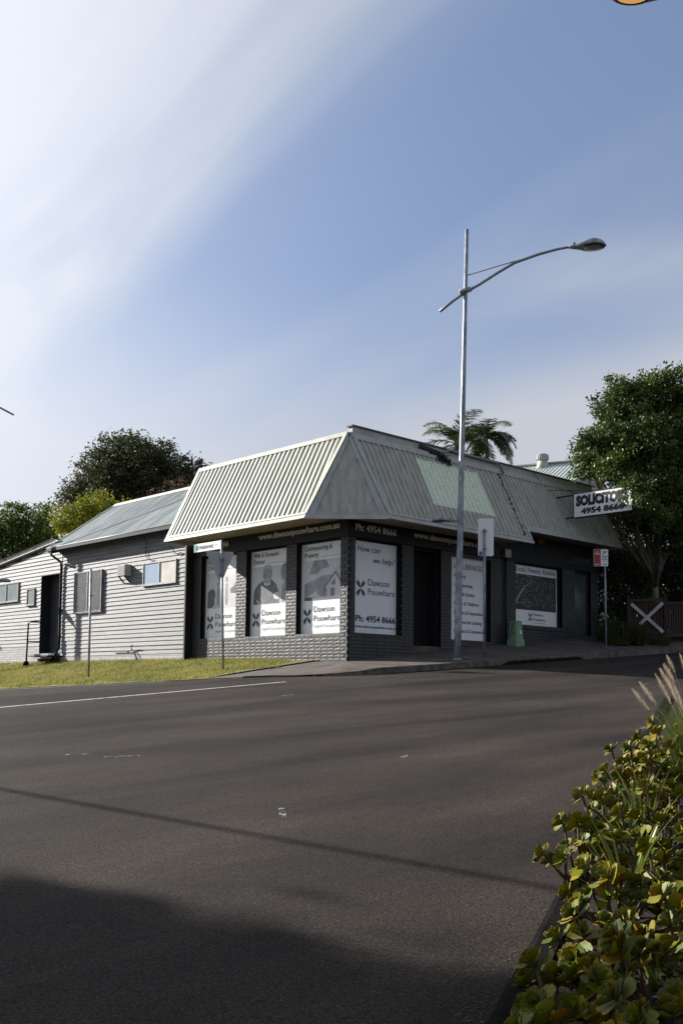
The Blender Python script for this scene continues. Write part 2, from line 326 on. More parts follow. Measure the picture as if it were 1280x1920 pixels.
# grey mansard sheet: flaking grey repaint, a bare pale-green patch where an old sign was, a rust streak (positions on the sheet itself)
def grey_sheet():
    m = M('grey_sheet_steel', (.49, .475, .405), (.37, .36, .31), 5, .55, .2, 40, stretch=(2.0, 1, .6), c3=(.57, .55, .48))
    t = m.node_tree; n = t.nodes; l = t.links; b = n['Principled BSDF']; src = b.inputs['Base Color'].links[0].from_socket
    co = n.new('ShaderNodeTexCoord'); sp = n.new('ShaderNodeSeparateXYZ'); l.new(co.outputs['Object'], sp.inputs[0])
    no = n.new('ShaderNodeTexNoise'); no.inputs['Scale'].default_value = 14; l.new(co.outputs['Object'], no.inputs['Vector'])
    def mt(op, a, c=None):
        q = n.new('ShaderNodeMath'); q.operation = op
        for i, v in enumerate((a, c)):
            if v is None: continue
            if isinstance(v, (int, float)): q.inputs[i].default_value = v
            else: l.new(v, q.inputs[i])
        return q.outputs[0]
    wob = mt('MULTIPLY', mt('SUBTRACT', no.outputs['Fac'], .5), .30)
    x, z = sp.outputs[0], mt('ADD', sp.outputs[2], wob)
    msk = mt('MULTIPLY', mt('MULTIPLY', mt('GREATER_THAN', x, 2.22), mt('LESS_THAN', x, 4.74)), mt('MULTIPLY', mt('GREATER_THAN', sp.outputs[2], 4.09), mt('LESS_THAN', z, 5.40)))
    g = n.new('ShaderNodeValToRGB'); g.color_ramp.elements[0].position = .3; g.color_ramp.elements[0].color = (.66, .71, .55, 1); g.color_ramp.elements[1].position = .6; g.color_ramp.elements[1].color = (.80, .84, .68, 1); l.new(no.outputs['Fac'], g.inputs[0])
    mx = n.new('ShaderNodeMix'); mx.data_type = 'RGBA'; l.new(msk, mx.inputs[0]); l.new(src, mx.inputs[6]); l.new(g.outputs[0], mx.inputs[7])
    rs = mt('MULTIPLY', mt('LESS_THAN', mt('ABSOLUTE', mt('SUBTRACT', mt('ADD', x, mt('MULTIPLY', wob, .3)), 5.82)), .045), mt('GREATER_THAN', no.outputs['Fac'], .5))
    m2 = n.new('ShaderNodeMix'); m2.data_type = 'RGBA'; l.new(rs, m2.inputs[0]); l.new(mx.outputs[2], m2.inputs[6]); m2.inputs[7].default_value = (.09, .062, .04, 1)
    sp2 = n.new('ShaderNodeTexNoise'); sp2.inputs['Scale'].default_value = 30; sp2.inputs['Detail'].default_value = 1; l.new(co.outputs['Object'], sp2.inputs['Vector'])
    ch = mt('GREATER_THAN', sp2.outputs['Fac'], .73)
    m3 = n.new('ShaderNodeMix'); m3.data_type = 'RGBA'; l.new(ch, m3.inputs[0]); l.new(m2.outputs[2], m3.inputs[6]); m3.inputs[7].default_value = (.06, .062, .06, 1)
    l.new(m3.outputs[2], b.inputs['Base Color']); return m
MT['greysheet'] = grey_sheet()
def base_brick():
    m = D.materials.new('pale_base_brick'); m.use_nodes = True; n = m.node_tree.nodes; l = m.node_tree.links; b = n['Principled BSDF']; b.inputs['Roughness'].default_value = .8
    co = n.new('ShaderNodeTexCoord'); mp = n.new('ShaderNodeMapping'); mp.inputs['Rotation'].default_value = (math.radians(90), 0, math.radians(90)); l.new(co.outputs['Object'], mp.inputs[0])
    sp = n.new('ShaderNodeSeparateXYZ'); l.new(co.outputs['Object'], sp.inputs[0]); cb = n.new('ShaderNodeCombineXYZ'); l.new(sp.outputs[1], cb.inputs[0]); l.new(sp.outputs[2], cb.inputs[1])
    t = n.new('ShaderNodeTexBrick'); l.new(cb.outputs[0], t.inputs['Vector']); t.inputs['Scale'].default_value = 1; t.inputs['Brick Width'].default_value = .24; t.inputs['Row Height'].default_value = .086; t.inputs['Mortar Size'].default_value = .008
    t.inputs['Color1'].default_value = (.46, .45, .45, 1); t.inputs['Color2'].default_value = (.36, .35, .35, 1); t.inputs['Mortar'].default_value = (.16, .155, .155, 1)
    l.new(t.outputs['Color'], b.inputs['Base Color']); return m
MT['basebrick'] = base_brick()
# ------------------------------------------------------------------ ground, road, kerbs, footpath, verge
def grid_surface(name, xs, ys, fn, mat, label, cat):
    V = [(x, y, fn(x, y)) for y in ys for x in xs]; nx = len(xs)
    F = [(j*nx+i, j*nx+i+1, (j+1)*nx+i+1, (j+1)*nx+i) for j in range(len(ys)-1) for i in range(nx-1)]
    m = big_mesh(name, V, F, mat, True); o = link(D.objects.new(name, m)); return tag(o, label, cat, kind='structure')
def axis(lo, hi, fine_lo, fine_hi, fine, coarse):
    a = list(np.arange(fine_lo, fine_hi, fine)); b = []; x = fine_lo; st = fine
    while x > lo: st = min(st*1.5, coarse); x -= st; b.append(max(x, lo))
    c = []; x = fine_hi; st = fine
    while x < hi: c.append(min(x, hi)); st = min(st*1.5, coarse); x += st
    return sorted(set(b))+a+c+[hi]
ground_mat = M('distant_ground', (.09, .10, .045), (.055, .065, .03), .08, .95)
grid_surface('ground', axis(-900, 900, -70, 70, 7, 120), axis(-900, 900, -70, 100, 7, 120), lambda x, y: road_z(x, y)-.12-(.0015*max(0, abs(x)-40)**1.2), ground_mat, 'distant sloping ground under the streets and yards', 'ground')
road = grid_surface('road', axis(-60, 60, -20, 14, .5, 6), axis(-60, 90, -20, 14, .5, 6), lambda x, y: road_z(x, y), MT['asphalt'], 'worn dark grey asphalt road junction sloping up to the right', 'road')
# painted markings lie on the road
def marking(name, a, b, w, mat=MT['paint'], n=24, lift=.004):
    a, b = Vector((*a, 0)), Vector((*b, 0)); d = (b-a); s = Vector((-d.y, d.x, 0)).normalized()*w/2; V = []; F = []
    for i in range(n+1):
        p = a+d*i/n
        for q in (p-s, p+s): V.append((q.x, q.y, road_z(q.x, q.y)+lift))
    F = [(2*i, 2*i+2, 2*i+3, 2*i+1) for i in range(n)]
    return B().pts(V, F).build(name, mat, road)
worn = M('worn_road_paint', (.30, .29, .275), (.05, .048, .047), 22, .75, .2, 80, lo=.40, hi=.60); worn_paint(worn, 12, .50)
marking('edge_line', (-4.385, -2.904), (-10.504-2.4, -3.618-.28), .085)
marking('edge_line', (-4.55, 1.0), (-4.92, 14), .20)
for (x, y, L, a) in ((-12.25, -12.25, .34, .9), (-11.68, -9.02, .36, -.45), (-11.93, -8.59, .26, -.45), (-6.17, -5.10, .30, .2), (-5.80, -11.47, .30, .35), (-8.62, -12.95, .42, .3), (.31, -8.0, .7, .15), (-9.6, -11.0, .18, .3), (-1.9, -3.6, .3, .1), (1.6, -4.2, .35, .1)):
    marking('lane_dash_remnant', (x-L/2*math.cos(a), y-L/2*math.sin(a)), (x+L/2*math.cos(a), y+L/2*math.sin(a)), .055, worn, n=2)
# verge / footpath: ruled from the kerb line to the wall foot
def kerb_pts():
    P = [(-3.5, y) for y in (45, 35, 28, 23)] + [(-3.5, y) for y in np.arange(20, -.8, -1.0)]
    P += [(-3.45, -1.15), (-3.25, -1.65), (-2.95, -2.1), (-2.5, -2.42), (-2.0, -2.57)]
    P += [(x, -2.6) for x in np.arange(-1.5, 15, .5)] + [(x, -2.6) for x in (18, 22, 28, 36, 45)]
    return P
KP = kerb_pts()
def wall_pt(p):
    if p[1] >= -.8 and p[0] < -3.4: return (.05, max(p[1], .05))
    if p[0] < 0: return (.05, .05)
    return (p[0], .05)
def verge(name, idx, mat, label, cat, lift=0.0, inner=1.0, n=14):
    V = []; F = []
    for k in idx:
        a, b = KP[k], wall_pt(KP[k])
        for j in range(n+1):
            t = j/n*inner; x, y = a[0]+(b[0]-a[0])*t, a[1]+(b[1]-a[1])*t
            V.append((x, y, verge_z(x, y)+lift*min(1, t*5)))
    F = [(i*(n+1)+j, i*(n+1)+j+1, (i+1)*(n+1)+j+1, (i+1)*(n+1)+j) for i in range(len(idx)-1) for j in range(n)]
    m = big_mesh(name, V, F, mat, True); return tag(link(D.objects.new(name, m)), label, cat, kind='structure')
i_end = max(i for i, p in enumerate(KP) if p[0] < -3.4 and p[1] >= .9)
i_fp = [i for i, p in enumerate(KP) if i >= i_end-2]
footpath = verge('footpath', i_fp, MT['concrete'], 'brown-grey concrete footpath rising past the dark shopfront', 'footpath')
grass_verge = verge('grass_verge', list(range(0, i_end+1)), MT['turf'], 'sunlit mown grass verge below the pale weatherboard wall', 'grass verge', .03)
# expansion joints in the footpath
for x in (.6, 2.1, 3.6, 5.1, 6.6, 8.1, 9.6):
    V = [];
    for j in range(9):
        y = -2.44+2.4*j/8
        for q in (x-.012, x+.012): V.append((q, y, verge_z(q, y)+.004))
    B().pts(V, [(2*i, 2*i+1, 2*i+3, 2*i+2) for i in range(8)]).build('joint', MT['darkkerb'], footpath)
# kerb stones (each about two metres), with a drain lintel gap
kerb = thing('kerb', 'weathered concrete kerb edging the footpath along the shopfront', 'kerb', (0, -2.6, 0)); kerb['kind'] = 'structure'
kx = [i for i, p in enumerate(KP) if p[0] > -3.0]
for s0 in range(0, len(kx)-1, 4):
    ids = kx[s0:s0+5]; b = B(); V = []
    for c, k in enumerate(ids):
        p = Vector((*KP[k], 0)); q = Vector((*KP[min(k+1, len(KP)-1)], 0)); o = Vector((*KP[k-1], 0)); d = (q-o).normalized(); nn = Vector((-d.y, d.x, 0))
        if c == 0 and s0: p = p+d*.006
        if c == len(ids)-1: p = p-d*.006
        zr = road_z(p.x, p.y); zt = verge_z(p.x, max(p.y, -2.6))+.003+.0
        lint = 2.9 < p.x < 6.1
        zb = zr-.05 if not lint else zt-.045
        fr = p-nn*.02 if not lint else p-nn*.05
        V += [(fr.x, fr.y, zb), (fr.x+nn.x*.02, fr.y+nn.y*.02, zt), ((p+nn*.15).x, (p+nn*.15).y, verge_z((p+nn*.15).x, (p+nn*.15).y)+.005), ((p+nn*.15).x, (p+nn*.15).y, zb-.1)]
    n = len(ids); F = [(4*i+j, 4*i+(j+1) % 4, 4*i+4+(j+1) % 4, 4*i+4+j) for i in range(n-1) for j in range(4)]+[(0, 3, 2, 1), (4*n-4, 4*n-3, 4*n-2, 4*n-1)]
    b.pts(V, F).build('kerb_stone', MT['kerb'], kerb)
V = [];
for x in np.arange(2.9, 6.2, .4):
    V += [(x, -2.5, road_z(x, -2.6)-.05), (x, -2.5, verge_z(x, -2.6)-.02)]
B().pts(V, [(2*i, 2*i+2, 2*i+3, 2*i+1) for i in range(len(V)//2-1)]).build('drain_opening', MT['void'], kerb)
# grated drain at the kerb return
g = thing('drain_grate', 'dark barred drain grate at the kerb corner beside the grass', 'drain grate', (-3.05, -1.3, road_z(-3.05, -1.3)))
a, c = Vector((-3.50, -.55, 0)), Vector((-2.62, -2.15, 0)); d = (c-a).normalized(); s = Vector((-d.y, d.x, 0)); L = (c-a).length
def gz(p, e=.012): return Vector((p.x, p.y, road_z(p.x, p.y)+e))
b = B()
for o in (-.02, .24): b.bar(gz(a-s*o), gz(c-s*o), .03, .03)
b.build('frame', MT['metalbar'], g)
bm_ = B().bar(Vector((0, 0, 0)), Vector((0, 0, 0))+Vector((.24, 0, 0)), .03, .025).mesh('bar'); bm_.materials.append(MT['metalbar'])
for i in range(24):
    p = a+d*(L*(i+.5)/24); place(bm_, 'bar', g, Matrix.Translation(gz(p)) @ Matrix.Rotation(math.atan2(-s.y, -s.x), 4, 'Z'))
B().slab([gz(a, -.0+.005), gz(c, .005), gz(c-s*.24, .005), gz(a-s*.24, .005)], (0, 0, 1), .05).build('pit', MT['void'], g)
# grass blades on the verge
def blades(name, pts, hmin, hmax, wd, mat, parent=None, lean=.5, seg=1):
    P = np.asarray(pts, np.float32); n = len(P); az = rng.uniform(0, 2*np.pi, n); h = rng.uniform(hmin, hmax, n); ln = rng.uniform(0, lean, n)*h
    dx, dy = np.cos(az), np.sin(az); wv = np.stack([-dy*wd/2, dx*wd/2, np.zeros(n)], 1)
    tip = P+np.stack([dx*ln, dy*ln, h], 1); mid = P+np.stack([dx*ln*.3, dy*ln*.3, h*.6], 1)
    V = np.concatenate([P-wv, P+wv, mid+wv*.7, mid-wv*.7, tip], 0); i = np.arange(n)
    F = np.concatenate([np.stack([i, i+n, i+2*n], 1), np.stack([i, i+2*n, i+3*n], 1), np.stack([i+3*n, i+2*n, i+4*n], 1)])
    return link(D.objects.new(name, big_mesh(name, V, F, mat)), parent)
pts = []
while len(pts) < 52000:
    y = random.uniform(.2, 21); x = random.uniform(-3.68, -.06)
    edge = 1.15+.25*math.sin(x*2.1)+.15*math.sin(x*5.3)+random.gauss(0, .12)
    if y < edge+max(0, (x+1.4))*.9: continue
    if x < -3.45+.06*math.sin(y*1.7)+.05*math.sin(y*6.1)+random.gauss(0, .05): continue
    pts.append((x, y, (verge_z(x, y)+.015) if x > -3.5 else road_z(x, y)))
tag(blades('verge_grass', pts, .03, .085, .016, MT['blade'], lean=.8), 'short sunlit yellow-green grass blades covering the verge', 'grass', kind='stuff')
# planted island the photograph is taken from
K0 = Vector((-14.95, -16.12, 0)); KD = Vector((.8944, .4472, 0)).normalized(); KN = Vector((KD.y, -KD.x, 0))
def kp(s_, o_, dz=0.0):
    p = K0+KD*s_+KN*o_; return Vector((p.x, p.y, road_z(p.x, p.y)+dz))
def strip(name, o0, o1, dz, mat, s0=-3, s1=14, n=34, side=True):
    V = []; F = []
    for i in range(n+1):
        s_ = s0+(s1-s0)*i/n
        V += [kp(s_, o0, -.05), kp(s_, o0, dz-.012), kp(s_, o0+.03, dz), kp(s_, o1, dz), kp(s_, o1, -.05)]
    F = [(5*i+j, 5*i+5+j, 5*i+6+j, 5*i+1+j) for i in range(n) for j in range(4)]
    return B().pts(V, F, False).build(name, mat)
tag(strip('mow_strip', 0, .13, .05, MT['darkkerb']), 'dark gritty concrete edging strip along the planted bed', 'edging', kind='structure')
tag(strip('garden_bed', .115, 2.6, .03, MT['soil']), 'dark soil of the planted bed in the foreground corner', 'garden bed', kind='structure')
for s_, L in ((.9, .35), (1.45, .45), (2.35, .15)):
    a = kp(s_, -.09); b_ = kp(s_+L, -.06); marking('yellow_paint_remnant', (a.x, a.y), (b_.x, b_.y), .16, MT['yellow'], 12)
# ------------------------------------------------------------------ brick corner shop
shop = thing('shop_building', 'single-storey charcoal brick corner shop with ribbed mansard roof', 'shop building', (0, 0, 0))
def brick_mesh(L, Hh, dep, seed, nx=3):
    r = random.Random(seed); V = []; F = []
    for j in range(3):
        for i in range(nx+1):
            ed = i in (0, nx) or j in (0, 2)
            V.append((-L/2+L*i/nx, (.0045 if ed else 0)+r.uniform(-.0016, .0012), -Hh/2+Hh*j/2))
    k = nx+1
    F += [(j*k+i, j*k+i+1, (j+1)*k+i+1, (j+1)*k+i) for j in range(2) for i in range(nx)]
    n0 = len(V); V += [(-L/2, dep, -Hh/2), (L/2, dep, -Hh/2), (L/2, dep, Hh/2), (-L/2, dep, Hh/2)]
    F += [(0, n0, n0+1, nx), (nx, n0+1, n0+2, 2*k+nx, k+nx), (2*k+nx, n0+2, n0+3, 2*k), (2*k, n0+3, n0, 0, k)]
    return B().pts(V, F)
STR = [brick_mesh(.229, .076, .09, i) for i in range(5)]
STR_M = [b.mesh('brick') for b in STR]
for m in STR_M: m.materials.append(MT['brick'])
RL = Matrix.Rotation(math.radians(-90), 4, 'Z')
bricks = []    # (matrix, variant, centre, normal)
def add_brick(side, u, z, lx=1.0, lz=1.0, upright=False):
    """side 'L': wall plane X=0, u = Y; side 'R': wall plane Y=0, u = X"""
    jit = random.uniform(-.004, .004); S = Matrix.Diagonal((lx, 1, lz, 1))
    if upright: S = Matrix.Rotation(math.radians(90), 4, 'Y') @ Matrix.Diagonal((lx, 1, lz, 1))
    if side == 'L': m = Matrix.Translation((jit, u, z)) @ RL @ S; c = Vector((0, u, z)); n = Vector((-1, 0, 0))
    else: m = Matrix.Translation((u, jit, z)) @ S; c = Vector((u, 0, z)); n = Vector((0, -1, 0))
    bricks.append((m, random.randrange(5), c, n))
def course(side, a, b, z, k):
    x = a-(.12 if k % 2 else 0)
    while x < b-.02:
        s_, e = max(x, a), min(x+.229, b)
        if e-s_ > .04: add_brick(side, (s_+e)/2, z, (e-s_)/.229)
        x += .24
def brick_wall(side, z0, z1, spans, corner=True):
    k = 0; z = z0+.043
    while z < z1:
        for a, b in spans(z):
            if corner and a < .01 and side == 'R': a = .105 if k % 2 == 0 else .012
            if corner and a < .01 and side == 'L': a = .012 if k % 2 == 0 else .105
            course(side, a, b, z, k)
        z += .086; k += 1
WL = [(.27, 1.94), (2.364, 4.07), (4.53, 6.2)]
def sub(a, b, holes):
    out = []
    for h0, h1 in holes:
        if h0 > a: out.append((a, h0))
        a = max(a, h1)
    if a < b: out.append((a, b))
    return out
brick_wall('L', -.172, 3.10, lambda z: sub(0, 6.93, WL) if z > .595 else [(0, 6.93)])
for h0, h1 in WL:                                                    # rowlock sills
    n = int((h1-h0)/.086)
    for i in range(n): add_brick('L', h0+(i+.5)*(h1-h0)/n, .655, .115/.229, 1.0, True)
WR = [(.27, 1.97, .71, 3.09), (3.92, 5.62, .69, 3.05), (6.79, 9.13, 1.26, 3.08)]
DR = [(2.40, 3.49, -1, 3.06), (9.80, 10.68, -1, 3.12)]
def spans_r(z):
    h = [(a, b) for a, b, z0, z1 in WR if z0-.11 < z < z1]+[(a, b) for a, b, z0, z1 in DR if z < z1]
    lo = [x for x in np.arange(0, 11.2, .12) if z+.05 > _lerp(FOOT_R, x)-.09]
    return sub(0, min(11.1, lo[-1]) if lo else .1, sorted(h)) if lo else []
brick_wall('R', -.172, 3.10, spans_r)
for a, b, z0, z1 in WR:
    n = int((b-a)/.086)
    for i in range(n): add_brick('R', a+(i+.5)*(b-a)/n, z0-.055, .115/.229, 1.0, True)
def shown(b):
    v = CAM-b[2]; return b[3].dot(v)/v.length**3
order = sorted(bricks, key=lambda b: -shown(b)*(1.6 if b[3].x < -.5 else 1.0))
for m, k, c, n in order[:290]: place(STR_M[k], 'brick', shop, m)
Vs, Fs, off = [], [], 0
rest = B()
for m, k, c, n in order[290:]:
    rest.pts([m @ Vector(p) for p in STR[k].v], STR[k].f)
o = rest.build('brickwork', MT['brick'], shop); o['kind'] = 'stuff'
# mortar backing, split round the openings
b = B()
for a, c in sub(0.012, 6.93, WL): b.box(.014, .2, a, c, .6, 3.1)
b.box(.014, .2, .012, 6.93, -.6, .6)
for a, c in WL: b.box(.014, .2, a, c, .6, .70)
xs = sub(.2, 11.1, sorted([(a, c) for a, c, _, _ in WR+DR]))
for a, c in xs: b.box(a, c, .014, .2, -.6, 3.1)
for a, c, z0, z1 in WR: b.box(a, c, .014, .2, -.6, z0-.01)
b.build('mortar', MT['mortar'], shop)
B().box(.46, 11.1, .46, 6.93, -.6, 5.58).build('core_wall', MT['dark'], shop)
b = B()                                                              # dark backing between wall face and core
b.box(.2, .459, .2, 6.93, 3.05, 5.58); b.box(.46, 11.1, .2, .459, 3.05, 5.58); b.box(.2, .459, .2, 6.93, -.6, .69); b.box(.46, 2.40, .2, .459, -.6, .69); b.box(3.49, 9.80, .2, .459, -.6, .66)
for a, c in sub(.2, 6.93, WL): b.box(.2, .459, a, c, .69, 3.05)
for a, c in xs: b.box(max(a, .46), c, .2, .459, .66, 3.05)
b.box(10.68, 11.1, .2, .459, -.6, .66)
b.build('inner_wall', MT['dark'], shop)
# sign boards under the awning, lettered
B().box(-.27, -.001, 6.58, 6.64, -.3, 3.555).build('end_fin', MT['fascia'], shop)
fl = B().box(-.025, .012, .0, 6.575, 3.105, 3.565).box(-.03, .01, 6.65, 6.95, -.3, 3.55).build('sign_board', MT['fascia'], shop)
fr = B().box(-.025, 6.45, -.025, -.001, 3.105, 3.565).build('sign_board', MT['fascia'], shop)
ff = B().box(6.452, 11.12, -.022, .01, 3.115, 3.93).build('sign_board', MT['dark'], shop)
B().box(6.45, 11.1, .0105, .2, 3.1, 3.95).build('upper_wall', MT['dark'], shop)
def tl(s, y, z, wdt, hgt, parent, mat=MT['letter'], x=-.026, **k): return text(s, mat, (x, y, z), (0, -1, 0), (0, 0, 1), wdt, hgt, parent, **k)
def tr_(s, x, z, wdt, hgt, parent, mat=MT['letter'], y=-.026, **k): return text(s, mat, (x, y, z), (1, 0, 0), (0, 0, 1), wdt, hgt, parent, **k)
tl('www.dawsonpouwhare.com.au', 3.50, 3.335, 3.22, .16, fl, bold=.028)
tl('Ph: 4954 8666', 6.30, 3.30, 1.43, .165, fl, bold=.024)
tr_('Ph: 4954 8666', .235, 3.28, 1.46, .175, fr, bold=.024)
tr_('www.dawsonpouwhare.com.au', 2.36, 3.33, 3.25, .16, fr, bold=.028)
# soffit and fascia of the mansard overhang
ZF, ZT, A = 3.42, 5.70, 1.15
B().slab([(0, 6.34, 3.556), (-A, 6.34, 3.556), (-A, .30, 3.556), (.29, -A, 3.556), (6.06, -A, 3.556), (6.06, 0, 3.556), (0, 0, 3.556)], (0, 0, -1), -.02).build('soffit', MT['soffit'], shop)
B().slab([(6.07, 0, 3.935), (6.07, -.93, 3.935), (10.95, -.93, 3.935), (10.95, 0, 3.935)], (0, 0, -1), -.02).build('soffit', MT['soffit'], shop)
nL = Vector((-(ZT-ZF), 0, A)).normalized(); nR = Vector((0, -(ZT-ZF), A)).normalized()
def pl(y, v, push=0.0): return Vector((-A*(1-v), y, ZF+(ZT-ZF)*v))+nL*push
def pr(x, v, push=0.0): return Vector((x, -A*(1-v), ZF+(ZT-ZF)*v))+nR*push
PITCH, RH = .19, .036
def sheet(P, u0, u1, vlo, vhi, mat, flip, rh=RH, prof=((0, 0), (.36, 0), (.46, 1), (.84, 1), (.94, 0))):
    """ribbed sheet from u0 to u1; vlo/vhi give the slope range at u"""
    us = []; k = math.floor(u0/PITCH)-1
    while k*PITCH < u1+PITCH:
        for a, h in prof:
            u = (k+a)*PITCH
            if u0 <= u <= u1: us.append((u, h*rh))
        k += 1
    def ph(u):
        a = u/PITCH-math.floor(u/PITCH); pr_ = list(prof)+[(1.0, prof[0][1])]
        for (a0, h0), (a1, h1) in zip(pr_, pr_[1:]):
            if a0 <= a <= a1: return (h0+(h1-h0)*(a-a0)/max(1e-6, a1-a0))*rh
        return 0.0
    us = [(u0, ph(u0))]+us+[(u1, ph(u1))]
    V = []; F = []
    for u, h in us:
        a, c = vlo(u), vhi(u)
        V += [P(u, a, h), P(u, max(c, a+.001), h)]
    for i in range(len(us)-1):
        q = (2*i, 2*i+2, 2*i+3, 2*i+1); F.append(q if flip else q[::-1])
    return B().pts(V, F).build('roof_sheet', mat, shop)
u = .012
while u < 6.30:
    sheet(pl, u, min(u+.76, 6.30), lambda y: max(.03, 1-y/.30), lambda y: .97, MT['cream'], False, .029+random.uniform(0, .002)); u += .762
def vlo_r(x):
    if x < .29: return max(.03, 1-x/.29)
    return .03 if x < 6.02 else .20
u = .012
while u < 10.92:
    e = min(u+.76, 10.92)
    if u < 6.02 < e: e = 6.02
    sheet(pr, u, e-.002, vlo_r, lambda x: .97, MT['greysheet'], True, .044+random.uniform(0, .002), ((0, 0), (.64, 0), (.70, 1), (.90, 1), (.96, 0))); u = e
# chamfer triangle at the corner: vertical pans
C0, C1, C2 = Vector((-A, .30, ZF)), Vector((.29, -A, ZF)), Vector((-.004, -.004, ZT)); nC = (C1-C0).cross(C2-C0).normalized(); nC = nC if nC.y < 0 else -nC
def pc(t, v, push=0.0):
    base = C0.lerp(C1, t); lim = 1-abs(2*t-1); top = C0.lerp(C1, .5).lerp(C2, 1); mid = C0.lerp(C1, .5)
    return base+(C2-mid)*v+nC*push
V = []; F = []; W = (C1-C0).length; k = 0; prof = ((0, 0), (.78, 0), (.84, 1), (.92, 1), (.98, 0)); us = []
for k in range(-1, 12):
    for a, h in prof:
        t = (k+a)*.205/W
        if .02 < t < .98: us.append((t, h*.032))
for t, h in us: V += [pc(t, .02, h), pc(t, max(.025, 1-abs(2*t-1)), h)]
F = [(2*i, 2*i+2, 2*i+3, 2*i+1) for i in range(len(us)-1)]
B().pts(V, F).build('corner_sheet', MT['greysheet'], shop)
# trims: fascia boards, top caps, barge, hip flashings
def strip_on(P, u0, u1, v0, v1, push, mat, name, t=.03, n=None):
    n = n or (nL if P is pl else nR if P is pr else nC)
    B().slab([P(u0, v0, push), P(u1, v0, push), P(u1, v1, push), P(u0, v1, push)], n, t).build(name, mat, shop)
for y0, y1 in ((.30, 2.3), (2.305, 4.4), (4.405, 6.36)):
    strip_on(pl, y0, y1, 0, .072, .044+random.uniform(-.004, .004), MT['creamtrim'], 'fascia')
strip_on(pl, .04, 6.36, .955, 1.01, .046, MT['creamtrim'], 'top_cap')
B().slab([pl(6.25, .0, .05), pl(6.38, 0, .05), pl(6.38, 1.01, .05), pl(6.25, 1.01, .05)], nL, .07).build('barge', MT['creamtrim'], shop)
B().slab([pl(6.38, 0), (0, 6.38, ZF), pl(6.38, 1)], (0, 1, 0), .03).build('end_sheet', MT['creamtrim'], shop)
strip_on(pr, .29, 3.2, 0, .072, .044, MT['greytrim'], 'fascia'); strip_on(pr, 3.205, 6.06, 0, .072, .047, MT['greytrim'], 'fascia')
strip_on(pr, 6.06, 8.9, .165, .235, .044, MT['greytrim'], 'fascia'); strip_on(pr, 8.905, 10.97, .165, .235, .048, MT['greytrim'], 'fascia')
strip_on(pr, .06, 10.8, .925, .995, .042, MT['greytrim'], 'top_cap')
B().slab([pr(5.99, .0, .052), pr(6.07, 0, .052), pr(6.07, .25, .052), pr(5.99, .25, .052)], nR, .06).build('barge', MT['greytrim'], shop)
B().slab([pr(10.89, .165, .052), pr(10.98, .165, .052), pr(10.98, .99, .052), pr(10.89, .99, .052)], nR, .07).build('barge', MT['greytrim'], shop)
B().slab([pr(10.98, .165), (10.98, 0, ZF+(ZT-ZF)*.165), pr(10.98, 1)], (1, 0, 0), .03).build('end_sheet', MT['greytrim'], shop)
strip_on(pc, .0, 1.0, .0, .065, .030, MT['greytrim'], 'fascia')
wc = .19/W
B().slab([C0+nC*.034, C0.lerp(C1, wc)+nC*.034, pc(.5+wc*.35, .995, .034), pc(.5, 1.0, .034)], nC, .03).build('hip_flashing', MT['greytrim'], shop)
B().slab([C0.lerp(C1, 1-wc)+nC*.034, C1+nC*.034, pc(.5, 1.0, .034), pc(.5-wc*.35, .995, .034)], nC, .03).build('hip_flashing', MT['greytrim'], shop)
B().slab([pl(.30, 0, .05), pl(.0, 1, .05), pl(.12, 1, .05), pl(.42, 0, .05)], nL, .03).build('hip_flashing', MT['creamtrim'], shop)
B().slab([pr(.29, 0, .05), pr(.42, 0, .05), pr(.13, 1, .05), pr(.0, 1, .05)], nR, .03).build('hip_flashing', MT['greytrim'], shop)
# parapet above the long side, flat roof behind
B().box(.12, 10.8, .01, .16, 5.60, 5.885).build('parapet', MT['greytrim'], shop)
B().box(.08, 10.84, -.03, .2, 5.888, 5.925).build('parapet_cap', M('dark_cap', (.11, .115, .12), (.08, .085, .09), 4, .6), shop)
B().box(.05, 10.9, .21, 6.5, 5.585, 5.64).build('flat_roof', MT['greytrim'], shop)
# roof conduit, cable tangle and rusty bracket
b = B().tube([pr(3.45, 1.0, .06)+Vector((0, 0, -.12)), pr(3.5, 1.0, .10)+Vector((0, 0, .04)), (3.75, -.06, 5.88), (4.6, -.06, 5.87), (5.85, -.06, 5.86), (5.98, -.07, 5.80), pr(6.0, .93, .07)], .032, 8)
b.build('conduit', MT['galvdull'], shop)
b = B(); r = random.Random(5)
for i in range(15):
    x = 3.35+r.uniform(-.15, .25); p0 = pr(x, .99, .06); b.tube([p0, p0+Vector((r.uniform(-.2, .2), -.10, -r.uniform(.05, .22))), p0+Vector((r.uniform(-.2, .2), -.14, -r.uniform(.1, .34))), p0+Vector((r.uniform(-.3, .3), -.06, r.uniform(-.1, .05)))], .012, 5)
b.build('cable_tangle', MT['cable'], shop)
b = B().bar((2.55, -.05, 5.80), (3.35, -.05, 5.72), .05, .10); b.bar((2.9, -.06, 5.66), (3.3, -.06, 5.62), .04, .09); b.build('bracket_rail', MT['metalbar'], shop)
b = B()
for i in range(9):
    x = 7.55+i*.09; b.bar((x, -.045, 5.86-.065*i), (x+.07, -.05-.02*i, 5.80-.065*i), .012, .012)
b.build('stay_wire', MT['cable'], shop)
